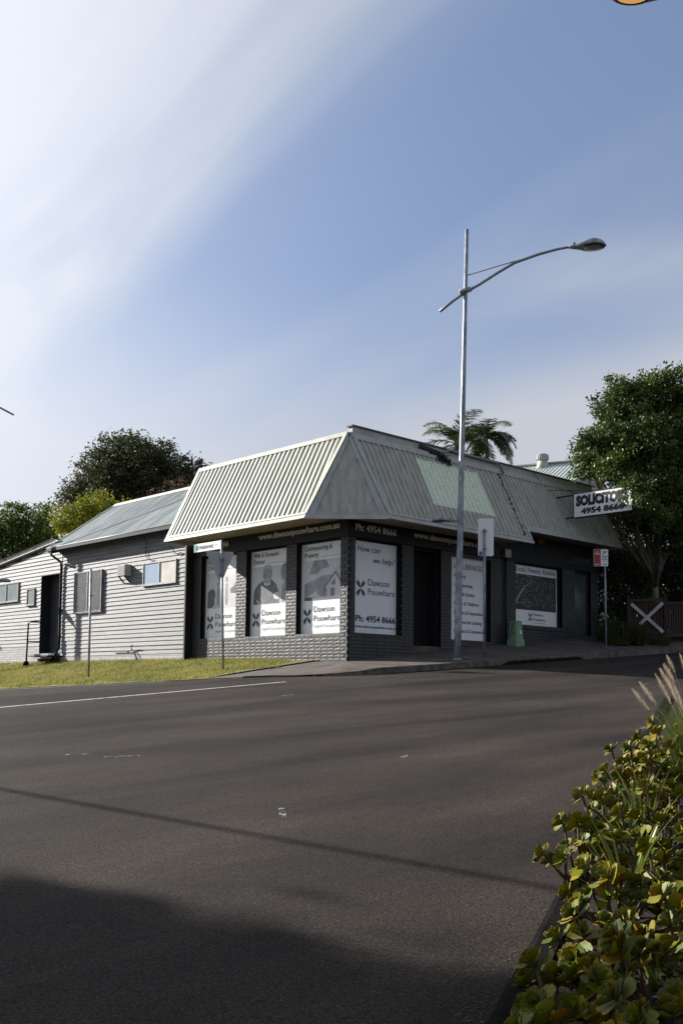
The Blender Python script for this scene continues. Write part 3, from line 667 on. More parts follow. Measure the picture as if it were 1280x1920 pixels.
# ---- windows with printed panels
def leaf_poly(c, ang, L, wd):
    a = Vector((math.cos(ang), math.sin(ang))); n = Vector((-a.y, a.x)); P = []
    for i in range(7): t = i/6; P.append(c+a*L*(.06+.94*t)+n*wd*math.sin(math.pi*t)**.8*.5)
    for i in range(6, -1, -1): t = i/6; P.append(c+a*L*(.06+.94*t)-n*wd*math.sin(math.pi*t)**.8*.5)
    return P
class Plane:
    """draws flat print on a wall panel in panel coordinates (metres across, height z)"""
    def __init__(s, side, u0, d): s.side, s.u0, s.d = side, u0, d
    def P(s, a, z, lift=0.0):
        return Vector((s.d-lift, s.u0-a, z)) if s.side == 'L' else Vector((s.u0+a, s.d-lift, z))
    def shape(s, pts, mat, name, parent, lift):
        n = Vector((-1, 0, 0)) if s.side == 'L' else Vector((0, -1, 0))
        return B().slab([s.P(a, z, lift) for a, z in pts], n, .0015).build(name, mat, parent)
    def text(s, t, a, z, wdt, hgt, parent, mat, **k):
        r = (0, -1, 0) if s.side == 'L' else (1, 0, 0)
        return text(t, mat, s.P(a, z), r, (0, 0, 1), wdt, hgt, parent, off=.005, **k)
    def logo(s, ca, cz, hh, parent):
        n = Vector((-1, 0, 0)) if s.side == 'L' else Vector((0, -1, 0)); k = hh/.42
        for mat, lift, sets in ((MT['logo2'], .004, ((44, .245), (136, .245), (224, .245), (316, .245))), (MT['logo1'], .006, ((60, .25), (120, .25), (240, .25), (300, .25)))):
            for ang, L in sets:
                a_ = math.radians(ang)
                B().slab([s.P(p.x, p.y, lift) for p in leaf_poly(Vector((ca, cz)), a_, L*k, (.050 if lift < .005 else .058)*k)], n, .0015).build('emblem_petal', mat, parent)
def win(side, u0, wdt, z0, z1, d, label):
    """frame + printed panel; returns (window, plane)"""
    b = B(); t = .05
    def bx(a0, a1, za, zb, dd):
        if side == 'L': b.box(d-.03, dd, u0-a1, u0-a0, za, zb)
        else: b.box(u0+a0, u0+a1, d-.03, dd, za, zb)
    e = d+.05
    bx(0, wdt, z1-.04, z1, e); bx(0, wdt, z0, z0+.02, e)
    bx(0, .012, z0+.02, z1-.04, e); bx(wdt-.05, wdt, z0+.02, z1-.04, e)
    f = b.build('window', MT['dark'], shop); f['label'] = label
    p = Plane(side, u0, d)
    p.shape([(.012, z0+.02), (wdt-.05, z0+.02), (wdt-.05, z1-.04), (.012, z1-.04)], MT['panel'], 'sign_panel', f, -.002)
    p.shape([(0, z0-.001), (wdt, z0-.001), (wdt, z1), (0, z1)], MT['void'], 'backing', f, -.06)
    return f, p
INK, IG, IL = MT['ink'], MT['inkgrey'], MT['inklight']
def left_common(p, f, head, wds):
    z = 2.885
    for t_, wd in zip(head, wds): p.text(t_, .13, z, wd, .135, f, IG, shear=.18); z -= .175
    p.shape([(.13+wds[1]+.08, 2.70), (1.60, 2.70), (1.60, 2.708), (.13+wds[1]+.08, 2.708)], IG, 'rule', f, .003)
    p.logo(.26, 1.175, .40, f)
    p.text('Dawson', .52, 1.28, .77, .165, f, INK, bold=-.010); p.text('Pouwhare', .52, 1.045, .98, .165, f, INK, bold=-.010)
    p.text('Legal & Conveyancing', .52, .89, .98, .075, f, IL)
def pic(p, f, a0, a1, z0, z1, mat): p.shape([(a0, z0), (a1, z0), (a1, z1), (a0, z1)], mat, 'picture', f, .001)
# window 3 (next to the corner): house print
f3, p3 = win('L', 1.94, 1.67, .70, 3.10, .17, 'window panel printed with a house and swirling sky')
left_common(p3, f3, ('Conveyancing &', 'Property'), (1.05, .55)); pic(p3, f3, .14, 1.60, 1.585, 2.62, MT['pic2'])
p3.shape([(.14, 1.585), (1.60, 1.585), (1.60, 1.95), (1.28, 2.20), (.92, 2.22), (.6, 2.14), (.14, 2.03)], MT['pic1'], 'picture_hill', f3, .003)
p3.shape([(.3, 2.25), (.5, 2.62), (.95, 2.62), (1.1, 2.42), (.8, 2.38), (.6, 2.28)], MT['pic1'], 'picture_cloud', f3, .003)
p3.shape([(1.0, 1.66), (1.52, 1.65), (1.55, 1.95), (1.33, 2.25), (.94, 1.90), (1.0, 1.88)], MT['pic2'], 'picture_house', f3, .005)
p3.shape([(.92, 1.86), (1.33, 2.24), (1.60, 1.88), (1.60, 1.98), (1.33, 2.32), (.90, 1.93)], MT['pic4'], 'picture_roof', f3, .007)
p3.shape([(1.14, 1.66), (1.30, 1.66), (1.30, 1.88), (1.14, 1.88)], MT['pic4'], 'picture_door', f3, .007)
p3.shape([(1.17, 1.95), (1.32, 1.95), (1.32, 2.13), (1.17, 2.0)], MT['pic4'], 'picture_window', f3, .007)
p3.shape([(.24, 1.69), (.74, 1.67), (.66, 1.74), (.56, 1.85), (.48, 1.76), (.40, 1.75)], MT['pic2'], 'picture_figures', f3, .005)
p3.shape([(.14, 1.585), (1.60, 1.585), (1.60, 1.64), (.14, 1.66)], IG, 'picture_ground', f3, .005)
# window 2: portrait print
f2, p2 = win('L', 4.07, 1.706, .70, 3.10, .17, 'window panel printed with a portrait of a person signing papers')
left_common(p2, f2, ('Wills & Deceased', 'Estates'), (1.06, .48)); pic(p2, f2, .14, 1.62, 1.585, 2.62, MT['pic2'])
def ell(c, rx, rz, n=18, a0=0): return [(c[0]+rx*math.cos(a0+2*math.pi*i/n), c[1]+rz*math.sin(a0+2*math.pi*i/n)) for i in range(n)]
p2.shape([(.14, 1.60), (1.25, 1.60), (1.22, 1.9), (1.10, 2.12), (.92, 2.24), (.78, 2.27), (.55, 2.24), (.36, 2.16), (.2, 2.03), (.14, 1.85)], MT['pic5'], 'picture_jacket', f2, .003)
p2.shape([(.62, 2.1), (.84, 2.1), (.88, 2.27), (.55, 2.27)], MT['pic2'], 'picture_collar', f2, .005)
p2.shape(ell((.73, 2.40), .19, .245), MT['skin'], 'picture_head', f2, .006)
p2.shape([(.53, 2.42), (.55, 2.60), (.66, 2.66), (.82, 2.655), (.92, 2.58), (.93, 2.42), (.88, 2.54), (.76, 2.57), (.60, 2.55)], MT['inklight'], 'picture_hair', f2, .008)
p2.shape([(.60, 2.34), (.64, 2.24), (.73, 2.19), (.82, 2.24), (.87, 2.34), (.80, 2.30), (.73, 2.29), (.66, 2.30)], MT['inklight'], 'picture_beard', f2, .008)
p2.shape(ell((1.50, 2.42), .20, .26), MT['skin'], 'picture_companion', f2, .003); p2.shape([(1.32, 1.62), (1.62, 1.6), (1.62, 2.2), (1.48, 2.2), (1.36, 2.05)], MT['pic1'], 'picture_coat', f2, .002)
p2.shape(ell((1.16, 1.80), .16, .10), MT['pic2'], 'picture_hand', f2, .006)
p2.shape([(.36, 1.60), (.42, 1.60), (.30, 1.74), (.28, 1.72)], MT['panel'], 'picture_pen', f2, .007)
# window 1 (behind the give-way sign): paper figures and a hand
f1, p1 = win('L', 6.20, 1.67, .70, 3.10, .17, 'window panel printed with cut-out paper figures and a hand')
left_common(p1, f1, ('Separation &', 'Children'), (.95, .55)); pic(p1, f1, .12, 1.6, 1.585, 2.62, MT['pic2'])
p1.shape([(.12, 1.60), (.34, 1.62), (.46, 1.72), (.44, 1.85), (.50, 1.95), (.46, 2.08), (.40, 2.16), (.24, 2.14), (.12, 2.05)], MT['pic5'], 'picture_hand', f1, .003)
for c, hgt in ((1.02, 1.0), (.62, .85), (.80, .5)):
    w_ = .075*hgt
    p1.shape([(c-w_*.6, 1.66), (c-w_*.15, 1.66), (c, 1.9), (c+w_*.15, 1.66), (c+w_*.6, 1.66), (c+w_*.8, 1.66+.36*hgt), (c+w_*.6, 1.66+.62*hgt), (c-w_*.6, 1.66+.62*hgt), (c-w_*.8, 1.66+.36*hgt)], MT['skin'], 'picture_figure', f1, .004)
    p1.shape(ell((c, 1.66+.73*hgt), .055*hgt, .085*hgt, 12), MT['skin'], 'picture_head', f1, .004)
p1.shape([(1.2, 2.0), (1.62, 1.95), (1.62, 2.35), (1.45, 2.3), (1.35, 2.18), (1.2, 2.12)], MT['pic5'], 'picture_fingers', f1, .003)
# right side: help panel
fh_, ph_ = win('R', .27, 1.70, .71, 3.10, .18, 'window panel lettered How can we help')
ph_.text('How can', .22, 2.80, .82, .16, fh_, INK, shear=.3); ph_.text('we help?', .80, 2.54, .78, .16, fh_, INK, shear=.3)
ph_.shape([(.012, 2.150), (1.65, 2.150), (1.65, 2.158), (.012, 2.158)], MT['white'], 'seam', fh_, .003)
ph_.logo(.36, 1.865, .42, fh_)
ph_.text('Dawson', .62, 1.95, .77, .185, fh_, IG); ph_.text('Pouwhare', .62, 1.715, .97, .17, fh_, IG)
ph_.text('Ph: 4954 8666', .19, 1.02, 1.43, .165, fh_, INK, bold=.02); ph_.text('www.dawsonpouwhare.com.au', .19, .862, 1.46, .085, fh_, INK)
# services panel
fs_, ps_ = win('R', 3.92, 1.70, .69, 3.06, .18, 'window panel listing services behind the lamp post')
ps_.text('OUR SERVICES', .30, 2.69, 1.24, .15, fs_, IG)
for t_, z, wd in (('Property', 2.44, .50), ('Conveyancing', 2.19, .79), ('Wills & Estates', 1.94, .88), ('Family & Children', 1.68, 1.05), ('Divorce & Separation', 1.425, 1.24), ('Commercial Leasing', 1.165, 1.19), ('Business & Commercial', .915, 1.33)):
    ps_.text(t_, .31, z, wd, .105, fs_, IG, bold=.008)
ps_.shape([(.012, 2.09), (1.65, 2.09), (1.65, 2.098), (.012, 2.098)], MT['white'], 'seam', fs_, .003)
# tree picture panel
ft_, pt_ = win('R', 6.79, 2.34, 1.25, 3.09, .18, 'wide window panel with a dark tree picture')
pt_.text('Local, Honest, Reliable', .22, 2.865, 1.98, .15, ft_, IG, shear=.25)
pic(pt_, ft_, .012, 2.24, 1.73, 2.79, MT['pic3'])
r = random.Random(3); bd = B()
for i in range(420):
    a_ = abs(r.gauss(0, .75)); z = 2.79-abs(r.gauss(0, .28)); 
    if i > 190: a_ = r.uniform(.5, 2.2); z = r.uniform(1.85, 2.62)
    if not (.03 < a_ < 2.22 and 1.78 < z < 2.77): continue
    q = r.uniform(.008, .022); bd.slab([pt_.P(a_+q*math.cos(k*1.57), z+q*math.sin(k*1.57), .004) for k in range(4)], (0, -1, 0), .001)
bd.build('picture_blossom', MT['skin'], ft_)
pt_.shape([(.03, 1.74), (.15, 1.74), (.38, 2.10), (.70, 2.42), (1.05, 2.62), (.62, 2.42), (.30, 2.12)], MT['skin'], 'picture_trunk', ft_, .003)
pt_.shape([(.1, 1.90), (.72, 1.95), (.72, 1.965), (.1, 1.915)], MT['skin'], 'picture_bench', ft_, .003); pt_.shape([(.72, 1.83), (.92, 1.83), (.92, 1.845), (.72, 1.845)], MT['skin'], 'picture_bench', ft_, .003)
pt_.logo(.93, 1.525, .25, ft_); pt_.text('Dawson', 1.09, 1.57, .47, .09, ft_, IG); pt_.text('Pouwhare', 1.09, 1.425, .60, .09, ft_, IG); pt_.text('Legal & Conveyancing', 1.09, 1.345, .60, .04, ft_, IL)
# doors
d1 = B().box(2.40, 3.49, .43, .455, .2, 3.05).build('door', MT['void'], shop); d1['label'] = 'black recessed front door beside the lettered panel'
B().box(2.42, 3.47, .02, .45, .1, .475).build('door_step', MT['concrete'], shop)
d2 = B().box(9.80, 9.88, .10, .16, .8, 3.1).box(10.58, 10.68, .10, .16, .8, 3.1).box(9.88, 10.58, .10, .16, 3.0, 3.1).box(9.88, 10.58, .10, .16, .9, 1.06).build('door', MT['dark'], shop); d2['label'] = 'narrow glazed end door reflecting light'
B().box(9.88, 10.58, .12, .14, 1.06, 3.0).build('door_glass', MT['glass'], d2)
B().box(9.80, 10.68, .16, .459, .3, 3.12).build('door_recess', MT['void'], shop)
B().box(9.78, 10.72, -.06, .12, .9, 1.03).build('door_step', MT['concrete'], shop)
# graffiti scrawl on the far sign board
r = random.Random(9); b = B(); x = 9.62
for i in range(7):
    z0 = 3.30; P = [Vector((x+r.uniform(-.02, .02), -.028, z0+r.uniform(0, .05))), Vector((x+.04, -.028, z0+.24+r.uniform(-.05, .03))), Vector((x+.10, -.028, z0+.06+r.uniform(0, .05))), Vector((x+.15, -.028, z0+.22))]
    b.tube(P, .009, 5); x += .14
b.tube([(9.25, -.028, 3.32), (9.34, -.028, 3.36), (9.42, -.028, 3.31), (9.5, -.028, 3.35)], .006, 5)
b.build('graffiti', M('silver_spray_paint', (.22, .24, .28), (.15, .165, .20), 8, .5), ff)
# downpipe on the long side
B().tube([(6.23, -.06, 3.08), (6.23, -.06, .6)], .035, 8).build('downpipe', MT['dark'], shop)
for lab, c, hh in (('amber box light fixed to the dark wall above the downpipe', (6.265, -.10, 3.275), .125), ('small amber box light tucked under the far awning step', (7.86, -.12, 3.93-.1), .10)):
    t = thing('wall_light', lab, 'wall light', c, 'box lights on the dark wall')
    x, y, z = c
    B().box(x-.14, x+.14, y-.02, y+.07, z-hh, z+hh).build('housing', MT['lightbox'], t)
    b = B()
    for i in range(4): b.box(x-.12+i*.065, x-.075+i*.065, y-.032, y-.0205, z-hh*.8, z+hh*.8)
    b.build('louvre', MT['beige'] if hh > .11 else MT['lightbox'], t)
    B().box(x-.05, x+.05, y-.01, y+.05, z-hh-.05, z-hh-.001).build('base', MT['dark'], t)
# ------------------------------------------------------------------ weatherboard building and lean-to
wb = thing('weatherboard_building', 'long pale grey weatherboard building with gable roof and lean-to end', 'weatherboard building', (0, 10, .1))
BH = .1345
def board(y0, y1, z, x=0.0, top=None):
    """one board: bevelled face leaning out to a rounded lower lip"""
    prof = [(.004, BH), (-.006, BH*.80), (-.015, BH*.38), (-.021, BH*.17), (-.018, .006), (-.004, .000), (.03, .000), (.03, BH)]
    jt = random.uniform(-.003, .003); sag = random.uniform(-.003, .003); V = []
    for k, y in enumerate((y0, y1)):
        for px_, pz in prof: V.append((x+px_+jt, y, z+pz+(sag if k else 0)))
    n = len(prof); F = [(i, i+n, (i+1) % n+n, (i+1) % n) for i in range(n)]+[tuple(range(n)), tuple(range(2*n-1, n-1, -1))]
    F = [tuple(reversed(q)) for q in F]
    return B().pts(V, F).build('weatherboard', MT['board'], wb)
DOOR = (14.69, 16.10, .44, 3.25)
k = 0; z = .30
while z < 4.02:
    sp_ = [(6.99, 14.52)]
    for a, c in sp_:
        cut = random.uniform(9, 12.5)
        if k % 3 == 1: board(a, cut-.002, z); board(cut+.002, c, z)
        else: board(a, c, z)
    z += BH; k += 1
def lean_top(y): return 4.29-.104*(y-15.59)
z = .30; k = 0
while z < 4.3:
    y_hi = 24.0 if lean_top(24) > z+BH else 15.59+(4.29-(z+BH))/.104
    y_hi = min(24.0, y_hi)
    if y_hi > 14.7:
        if z > DOOR[3]-.06: board(14.58, y_hi, z)
        else:
            if z > .70: 
                cut = random.uniform(17.2, 19)
                if k % 2: board(16.12, cut-.003, z); board(cut+.003, y_hi, z)
                else: board(16.12, y_hi, z)
            board(14.58, 14.68, z)
    z += BH; k += 1
B().box(.031, 5.0, 6.95, 14.55, -.5, 4.05).build('wall_core', MT['dark'], wb)
B().box(.5, 5.0, 14.55, 24.2, -.5, 3.4).build('wall_core', MT['dark'], wb)
B().box(.031, .5, 16.12, 24.2, -.5, 3.4).box(.031, .5, 14.55, 14.685, -.5, 4.0).build('wall_core', MT['dark'], wb)
b = B().slab([(.031, 14.56, 3.26), (.031, 24.2, 3.26), (.031, 24.2, lean_top(24.2)), (.031, 14.56, lean_top(14.56))], (-1, 0, 0), .4); b.build('wall_core', MT['dark'], wb)
B().box(-.012, .03, 6.95, 14.56, -.5, .298).build('base_wall', MT['basebrick'], wb)
B().box(-.016, .03, 16.12, 24.2, -.5, .715).build('base_wall', MT['basebrick'], wb)
B().box(-.035, .03, 6.952, 6.988, .28, 4.05).build('corner_stop', MT['board'], wb)
# gable roof in corrugated sheets
RX, RZ, GX, GZ = 2.3, 6.02, -.36, 4.13
nG = Vector((-(RZ-GZ), 0, RX-GX)).normalized()
def roof_pt(y, v, push=0.0): return Vector((GX+(RX-GX)*v, y, GZ+(RZ-GZ)*v))+nG*push
y = 6.5
while y < 14.98:
    y1 = min(y+.762, 14.98); V = []; n = max(2, int((y1-y)/.019)); 
    for i in range(n+1):
        yy = y+(y1-y)*i/n; hgt = .009*math.cos(2*math.pi*yy/.076)+random.uniform(0, .0006)
        V += [roof_pt(yy, -.005, hgt), roof_pt(yy, .5, hgt-.004), roof_pt(yy, 1.0, hgt)]
    F = [(3*i+j, 3*i+3+j, 3*i+4+j, 3*i+1+j) for i in range(n) for j in range(2)]
    B().pts(V, [q[::-1] for q in F], True).build('roof_sheet', MT['zinc'], wb); y += .762
B().slab([(RX-.02, 6.5, RZ+.0), (RX-.02, 15.0, RZ), (RX+2.7, 15.0, RZ-1.9), (RX+2.7, 6.5, RZ-1.9)], (-.6, 0, -1), -.02).build('far_roof_slope', MT['zinc'], wb)
B().slab([roof_pt(6.5, .945, .03), roof_pt(15.02, .945, .03), roof_pt(15.02, 1.005, .05), roof_pt(6.5, 1.005, .05)], nG, .03).build('ridge_cap', MT['ridge'], wb)
B().slab([(GX+.05, 14.96, GZ-.02), (RX, 14.96, RZ-.05), (RX, 14.5, RZ-.05), (GX+.05, 14.5, GZ-.02)], (.58, 0, -.8), -.03).build('verge_soffit', MT['ridge'], wb)
B().slab([(0.03, 14.56, 3.9), (RX, 14.56, RZ-.1), (5, 14.56, 4.2), (5, 14.56, 3.4)], (0, 1, 0), .05).build('gable_wall', MT['board'], wb)
B().bar(roof_pt(14.99, 0, .0), roof_pt(14.99, 1, .0), .03, .09).build('barge', MT['ridge'], wb)
# gutter with rolled lip, eave lining, downpipe
b = B(); b.tube([(GX-.05, 6.6, GZ-.005), (GX-.05, 15.02, GZ-.005)], .016, 8); b.build('gutter_lip', MT['galvdull'], wb)
B().box(GX-.066, GX+.05, 6.6, 15.02, GZ-.125, GZ-.022).build('gutter', MT['gutter'], wb)
B().box(GX+.052, GX+.08, 6.6, 15.0, GZ-.19, GZ-.03).build('fascia', MT['gutter'], wb)
B().box(GX+.082, .02, 6.6, 14.9, GZ-.10, GZ-.075).build('eave_lining', MT['gutter'], wb)
B().tube([(GX-.01, 14.72, GZ-.12), (GX-.01, 14.72, GZ-.26), (-.10, 14.52, GZ-.5), (-.075, 14.52, 3.4), (-.075, 14.52, .62), (-.11, 14.56, .5), (-.30, 14.70, .12)], .042, 8).build('downpipe', MT['gutter'], wb)
# lean-to roof with flaking white barge
sl = Vector((0, 1, -.104)).normalized(); nl = Vector((0, .104, 1)).normalized()
def lt(x, y, e=0.0): return Vector((x, y, lean_top(y)+e))
b = B().slab([lt(-.13, 14.7, .02), lt(-.13, 24.3, .02), lt(-.13, 24.3, .155), lt(-.13, 15.05, .155)], (-1, 0, 0), .03); b.build('barge', M('flaking_white_paint', (.66, .65, .60), (.10, .09, .075), 11, .7, lo=.34, hi=.46), wb)
b = B()
V = []; n = 66
for i in range(n+1):
    x = -.2+5.2*i/n; e = .165+.009*math.cos(2*math.pi*x/.076*.5)
    V += [lt(x, 15.03, e), lt(x, 24.4, e)]
B().pts(V, [(2*i, 2*i+2, 2*i+3, 2*i+1) for i in range(n)]).build('lean_to_roof', MT['ridge'], wb)
B().slab([lt(-.1, 14.6, .0), lt(-.1, 24.2, .0), lt(.03, 24.2, 0), lt(.03, 14.6, 0)], (0, 0, -1), -.02).build('lean_to_soffit', MT['board'], wb)
# windows
def framed(y0, y1, z0, z1, label, fill, mull=True, x=-.03):
    b = B(); t = .035
    b.box(x-.03, x+.03, y0, y1, z0, z0+t); b.box(x-.03, x+.03, y0, y1, z1-t, z1); b.box(x-.03, x+.03, y0, y0+t, z0+t, z1-t); b.box(x-.03, x+.03, y1-t, y1, z0+t, z1-t)
    ym = (y0+y1)/2
    if mull: b.box(x-.032, x+.028, ym-.02, ym+.02, z0+t, z1-t)
    o = b.build('window', MT['alu'], wb); o['label'] = label
    sp_ = [(ym+.02, y1-t), (y0+t, ym-.02)] if mull else [(y0+t, y1-t)]
    for (a, c), m in zip(sp_, fill): B().box(x-.005, x+.005, a, c, z0+t, z1-t).build('pane', m, o)
    B().box(x-.05, x+.03, y0-.03, y1+.03, z0-.03, z0-.002).build('sill', MT['alu'], o)
    return o
framed(7.42, 9.26, 2.46, 3.16, 'high sliding window, one pane painted with a blue-grey reflection, one boarded beige', (MT['glass_reflect'], MT['beige']))
framed(17.85, 19.9, 2.45, 3.16, 'wide frosted window near the end of the lean-to', (MT['frost'], MT['frost']))
framed(16.55, 17.15, 2.24, 2.84, 'tiny window beside the side door', (MT['frost'],), False)
ws = framed(11.72, 13.55, 1.78, 3.17, 'window covered by a diamond steel security screen', (MT['glass'], MT['glass']))
b = B(); y0, y1, z0, z1, x = 11.75, 13.52, 1.81, 3.14, -.075
def clip_diag(c, s_):
    """line z = c + s*(y-y0) inside the frame"""
    pts_ = []
    for yy in (y0, y1):
        zz_ = c+s_*(yy-y0)
        if z0 <= zz_ <= z1: pts_.append((yy, zz_))
    for zz_ in (z0, z1):
        yy = y0+(zz_-c)/s_
        if y0 < yy < y1: pts_.append((yy, zz_))
    return pts_[:2] if len(pts_) >= 2 else None
for i in range(-40, 75):
    for s_ in (1.5, -1.5):
        q = clip_diag(z0+i*.105 if s_ > 0 else z0+i*.105, s_)
        if q and abs(q[0][0]-q[1][0]) > .02: b.bar((x, *q[0]), (x, *q[1]), .007, .018, (1, 0, 0))
b.build('screen', MT['mesh'], ws)
b = B(); t = .03
b.box(x-.02, x+.03, y0-.03, y1+.03, z0-.03, z0); b.box(x-.02, x+.03, y0-.03, y1+.03, z1, z1+.03); b.box(x-.02, x+.03, y0-.03, y0, z0, z1); b.box(x-.02, x+.03, y1, y1+.03, z0, z1); b.box(x-.022, x+.028, 12.62, 12.66, z0, z1)
b.build('screen_frame', MT['alu'], ws)
# side door, deeply recessed, of horizontal planks
dr = B().box(.40, .43, 14.69, 16.1, .44, 3.25).build('door', MT['dark'], wb); dr['label'] = 'dark plank side door set deep in the wall'
dm = M('slate_plank', (.045, .05, .065), (.03, .034, .046), 6, .6, rnd=.15)
zz_ = .46
while zz_ < 3.2:
    B().box(.375, .40, 14.70, 16.09, zz_, zz_+.19).build('plank', dm, dr); zz_ += .2
B().box(.0, .43, 16.1, 16.119, .44, 3.25).box(0, .43, 14.672, 14.69, .44, 3.25).box(-.02, .43, 14.66, 16.13, 3.25, 3.29).build('door_reveal', MT['dark'], wb)
B().box(-.2, .43, 14.66, 16.2, .25, .43).build('door_sill', MT['galvdull'], wb)
B().box(-.03, .03, 14.55, 16.2, -.4, .25).build('under_door', MT['void'], wb)
# loose cables and base pipework
B().tube([(-.2, 9.0, 4.02), (-.06, 9.1, 3.8), (-.05, 9.12, 3.4), (-.05, 9.0, 3.28), (-.05, 8.75, 3.2), (-.05, 8.55, 3.19)], .012, 6).build('cable', MT['cable'], wb)
B().tube([(-.3, 7.5, 3.56), (-.10, 7.55, 3.45), (-.05, 7.5, 3.33), (-.05, 7.3, 3.28), (-.05, 7.2, 3.32)], .012, 6).build('cable', MT['cable'], wb)
b = B().tube([(-.06, 10.9, .42), (-.06, 10.0, .42), (-.06, 9.75, .46), (-.06, 9.6, .40), (-.1, 9.4, .10)], .018, 6); b.tube([(-.06, 9.75, .46), (-.12, 9.75, .58), (-.14, 9.6, .60)], .014, 6); b.tube([(-.07, 9.9, .42), (-.16, 9.9, .36)], .016, 6); b.build('pipework', MT['cable'], wb)
# air conditioner
t = thing('air_conditioner', 'boxy wall air conditioner jutting from the weatherboards beside the high window', 'air conditioner', (-.1, 10.2, 2.8))
B().box(-.26, -.02, 10.0, 10.46, 2.83, 3.18).build('case', MT['acbody'], t)
b = B()
for i in range(9): b.box(-.268, -.2605, 10.03, 10.43, 2.865+i*.033, 2.882+i*.033)
b.build('grille', MT['galvdull'], t)
B().bar((-.23, 10.05, 2.825), (-.03, 10.05, 2.62), .03, .05, (0, 1, 0)).bar((-.23, 10.40, 2.825), (-.03, 10.40, 2.62), .03, .05, (0, 1, 0)).build('bracket', MT['dark'], t)
# step handrail
t = thing('handrail', 'black pipe handrail and landing edge outside the side door', 'handrail', (-.6, 15.88, .2))
B().tube([(-.6, 15.88, .12), (-.6, 15.82, 1.50), (-.55, 15.7, 1.55), (-.05, 15.6, 1.56)], .03, 8).build('rail', MT['cable'], t)
B().tube([(-.6, 15.85, .85), (-.05, 15.7, .86)], .02, 6).build('mid_rail', MT['cable'], t)
B().bar((-.6, 15.7, .38), (-.6, 14.2, .36), .05, .05).build('landing_edge', MT['galvdull'], t)
B().box(-.62, -.04, 14.3, 15.7, .30, .345).build('landing', MT['metalbar'], t)
B().lathe((-.6, 15.9, -.02), (0, 0, 1), [(0, .11), (.1, .10), (.16, .07), (.18, .03)], 12).build('footing', MT['darkkerb'], t)
# ------------------------------------------------------------------ street lamps
def lamp_head(base, dirv, L, parent, name='lamp_head', lens=MT['lens'], k=1.0):
    """cobra-style luminaire: tapering body with a domed hood, dark rim and bowl"""
    d = Vector(dirv).normalized(); sd_ = d.cross(Vector((0, 0, 1))).normalized(); up = sd_.cross(d); base = Vector(base)
    secs = [(0, .045, .04, .04), (.12, .06, .05, .05), (.22, .09, .075, .06), (.34, .17, .13, .05), (.5, .235, .19, .03), (.66, .245, .20, .015), (.82, .20, .165, .01), (.93, .12, .10, .01), (1.0, .02, .02, .005)]
    V = []; n = 14
    for t_, wd, top, bot in secs:
        c = base+d*(L*t_)
        for j in range(n):
            a = 2*math.pi*j/n; y_ = math.cos(a)*wd*k; z_ = math.sin(a)*(top if math.sin(a) > 0 else bot)*k
            V.append(c+sd_*y_+up*z_)
    F = [(i*n+j, i*n+(j+1) % n, (i+1)*n+(j+1) % n, (i+1)*n+j) for i in range(len(secs)-1) for j in range(n)]+[tuple(range(n))[::-1]]
    o = B().pts(V, F, True).build(name, MT['galv'], parent)
    c = base+d*(L*.64)-up*.012*k; P = []; rim = []
    for q, rr, hh in ((0, 1.0, 0), (1, 1.0, -.022), (2, .80, -.026), (3, .78, -.03)):
        for j in range(20):
            a = 2*math.pi*j/20; rim.append(c+d*math.cos(a)*.33*L*rr*.98+sd_*math.sin(a)*.235*k*rr+up*hh*k)
    B().pts(rim, [(i*20+j, (i+1)*20+j, (i+1)*20+(j+1) % 20, i*20+(j+1) % 20) for i in range(3) for j in range(20)], True).build('rim', MT['lampdark'], o)
    bowl = []
    for q, rr, hh in ((0, .79, -.026), (1, .70, -.038), (2, .45, -.050), (3, .15, -.055), (4, .01, -.056)):
        for j in range(20):
            a = 2*math.pi*j/20; bowl.append(c+d*math.cos(a)*.33*L*rr*.98+sd_*math.sin(a)*.235*k*rr+up*hh*k)
    B().pts(bowl, [(i*20+j, (i+1)*20+j, (i+1)*20+(j+1) % 20, i*20+(j+1) % 20) for i in range(4) for j in range(20)], True).build('lens', lens, o)
    B().lathe(base+d*.16*L+up*.06*k, up, [(0, .03*k), (.05*k, .03*k), (.055*k, .001)], 8).build('photocell', MT['lampdark'], o)
    return o
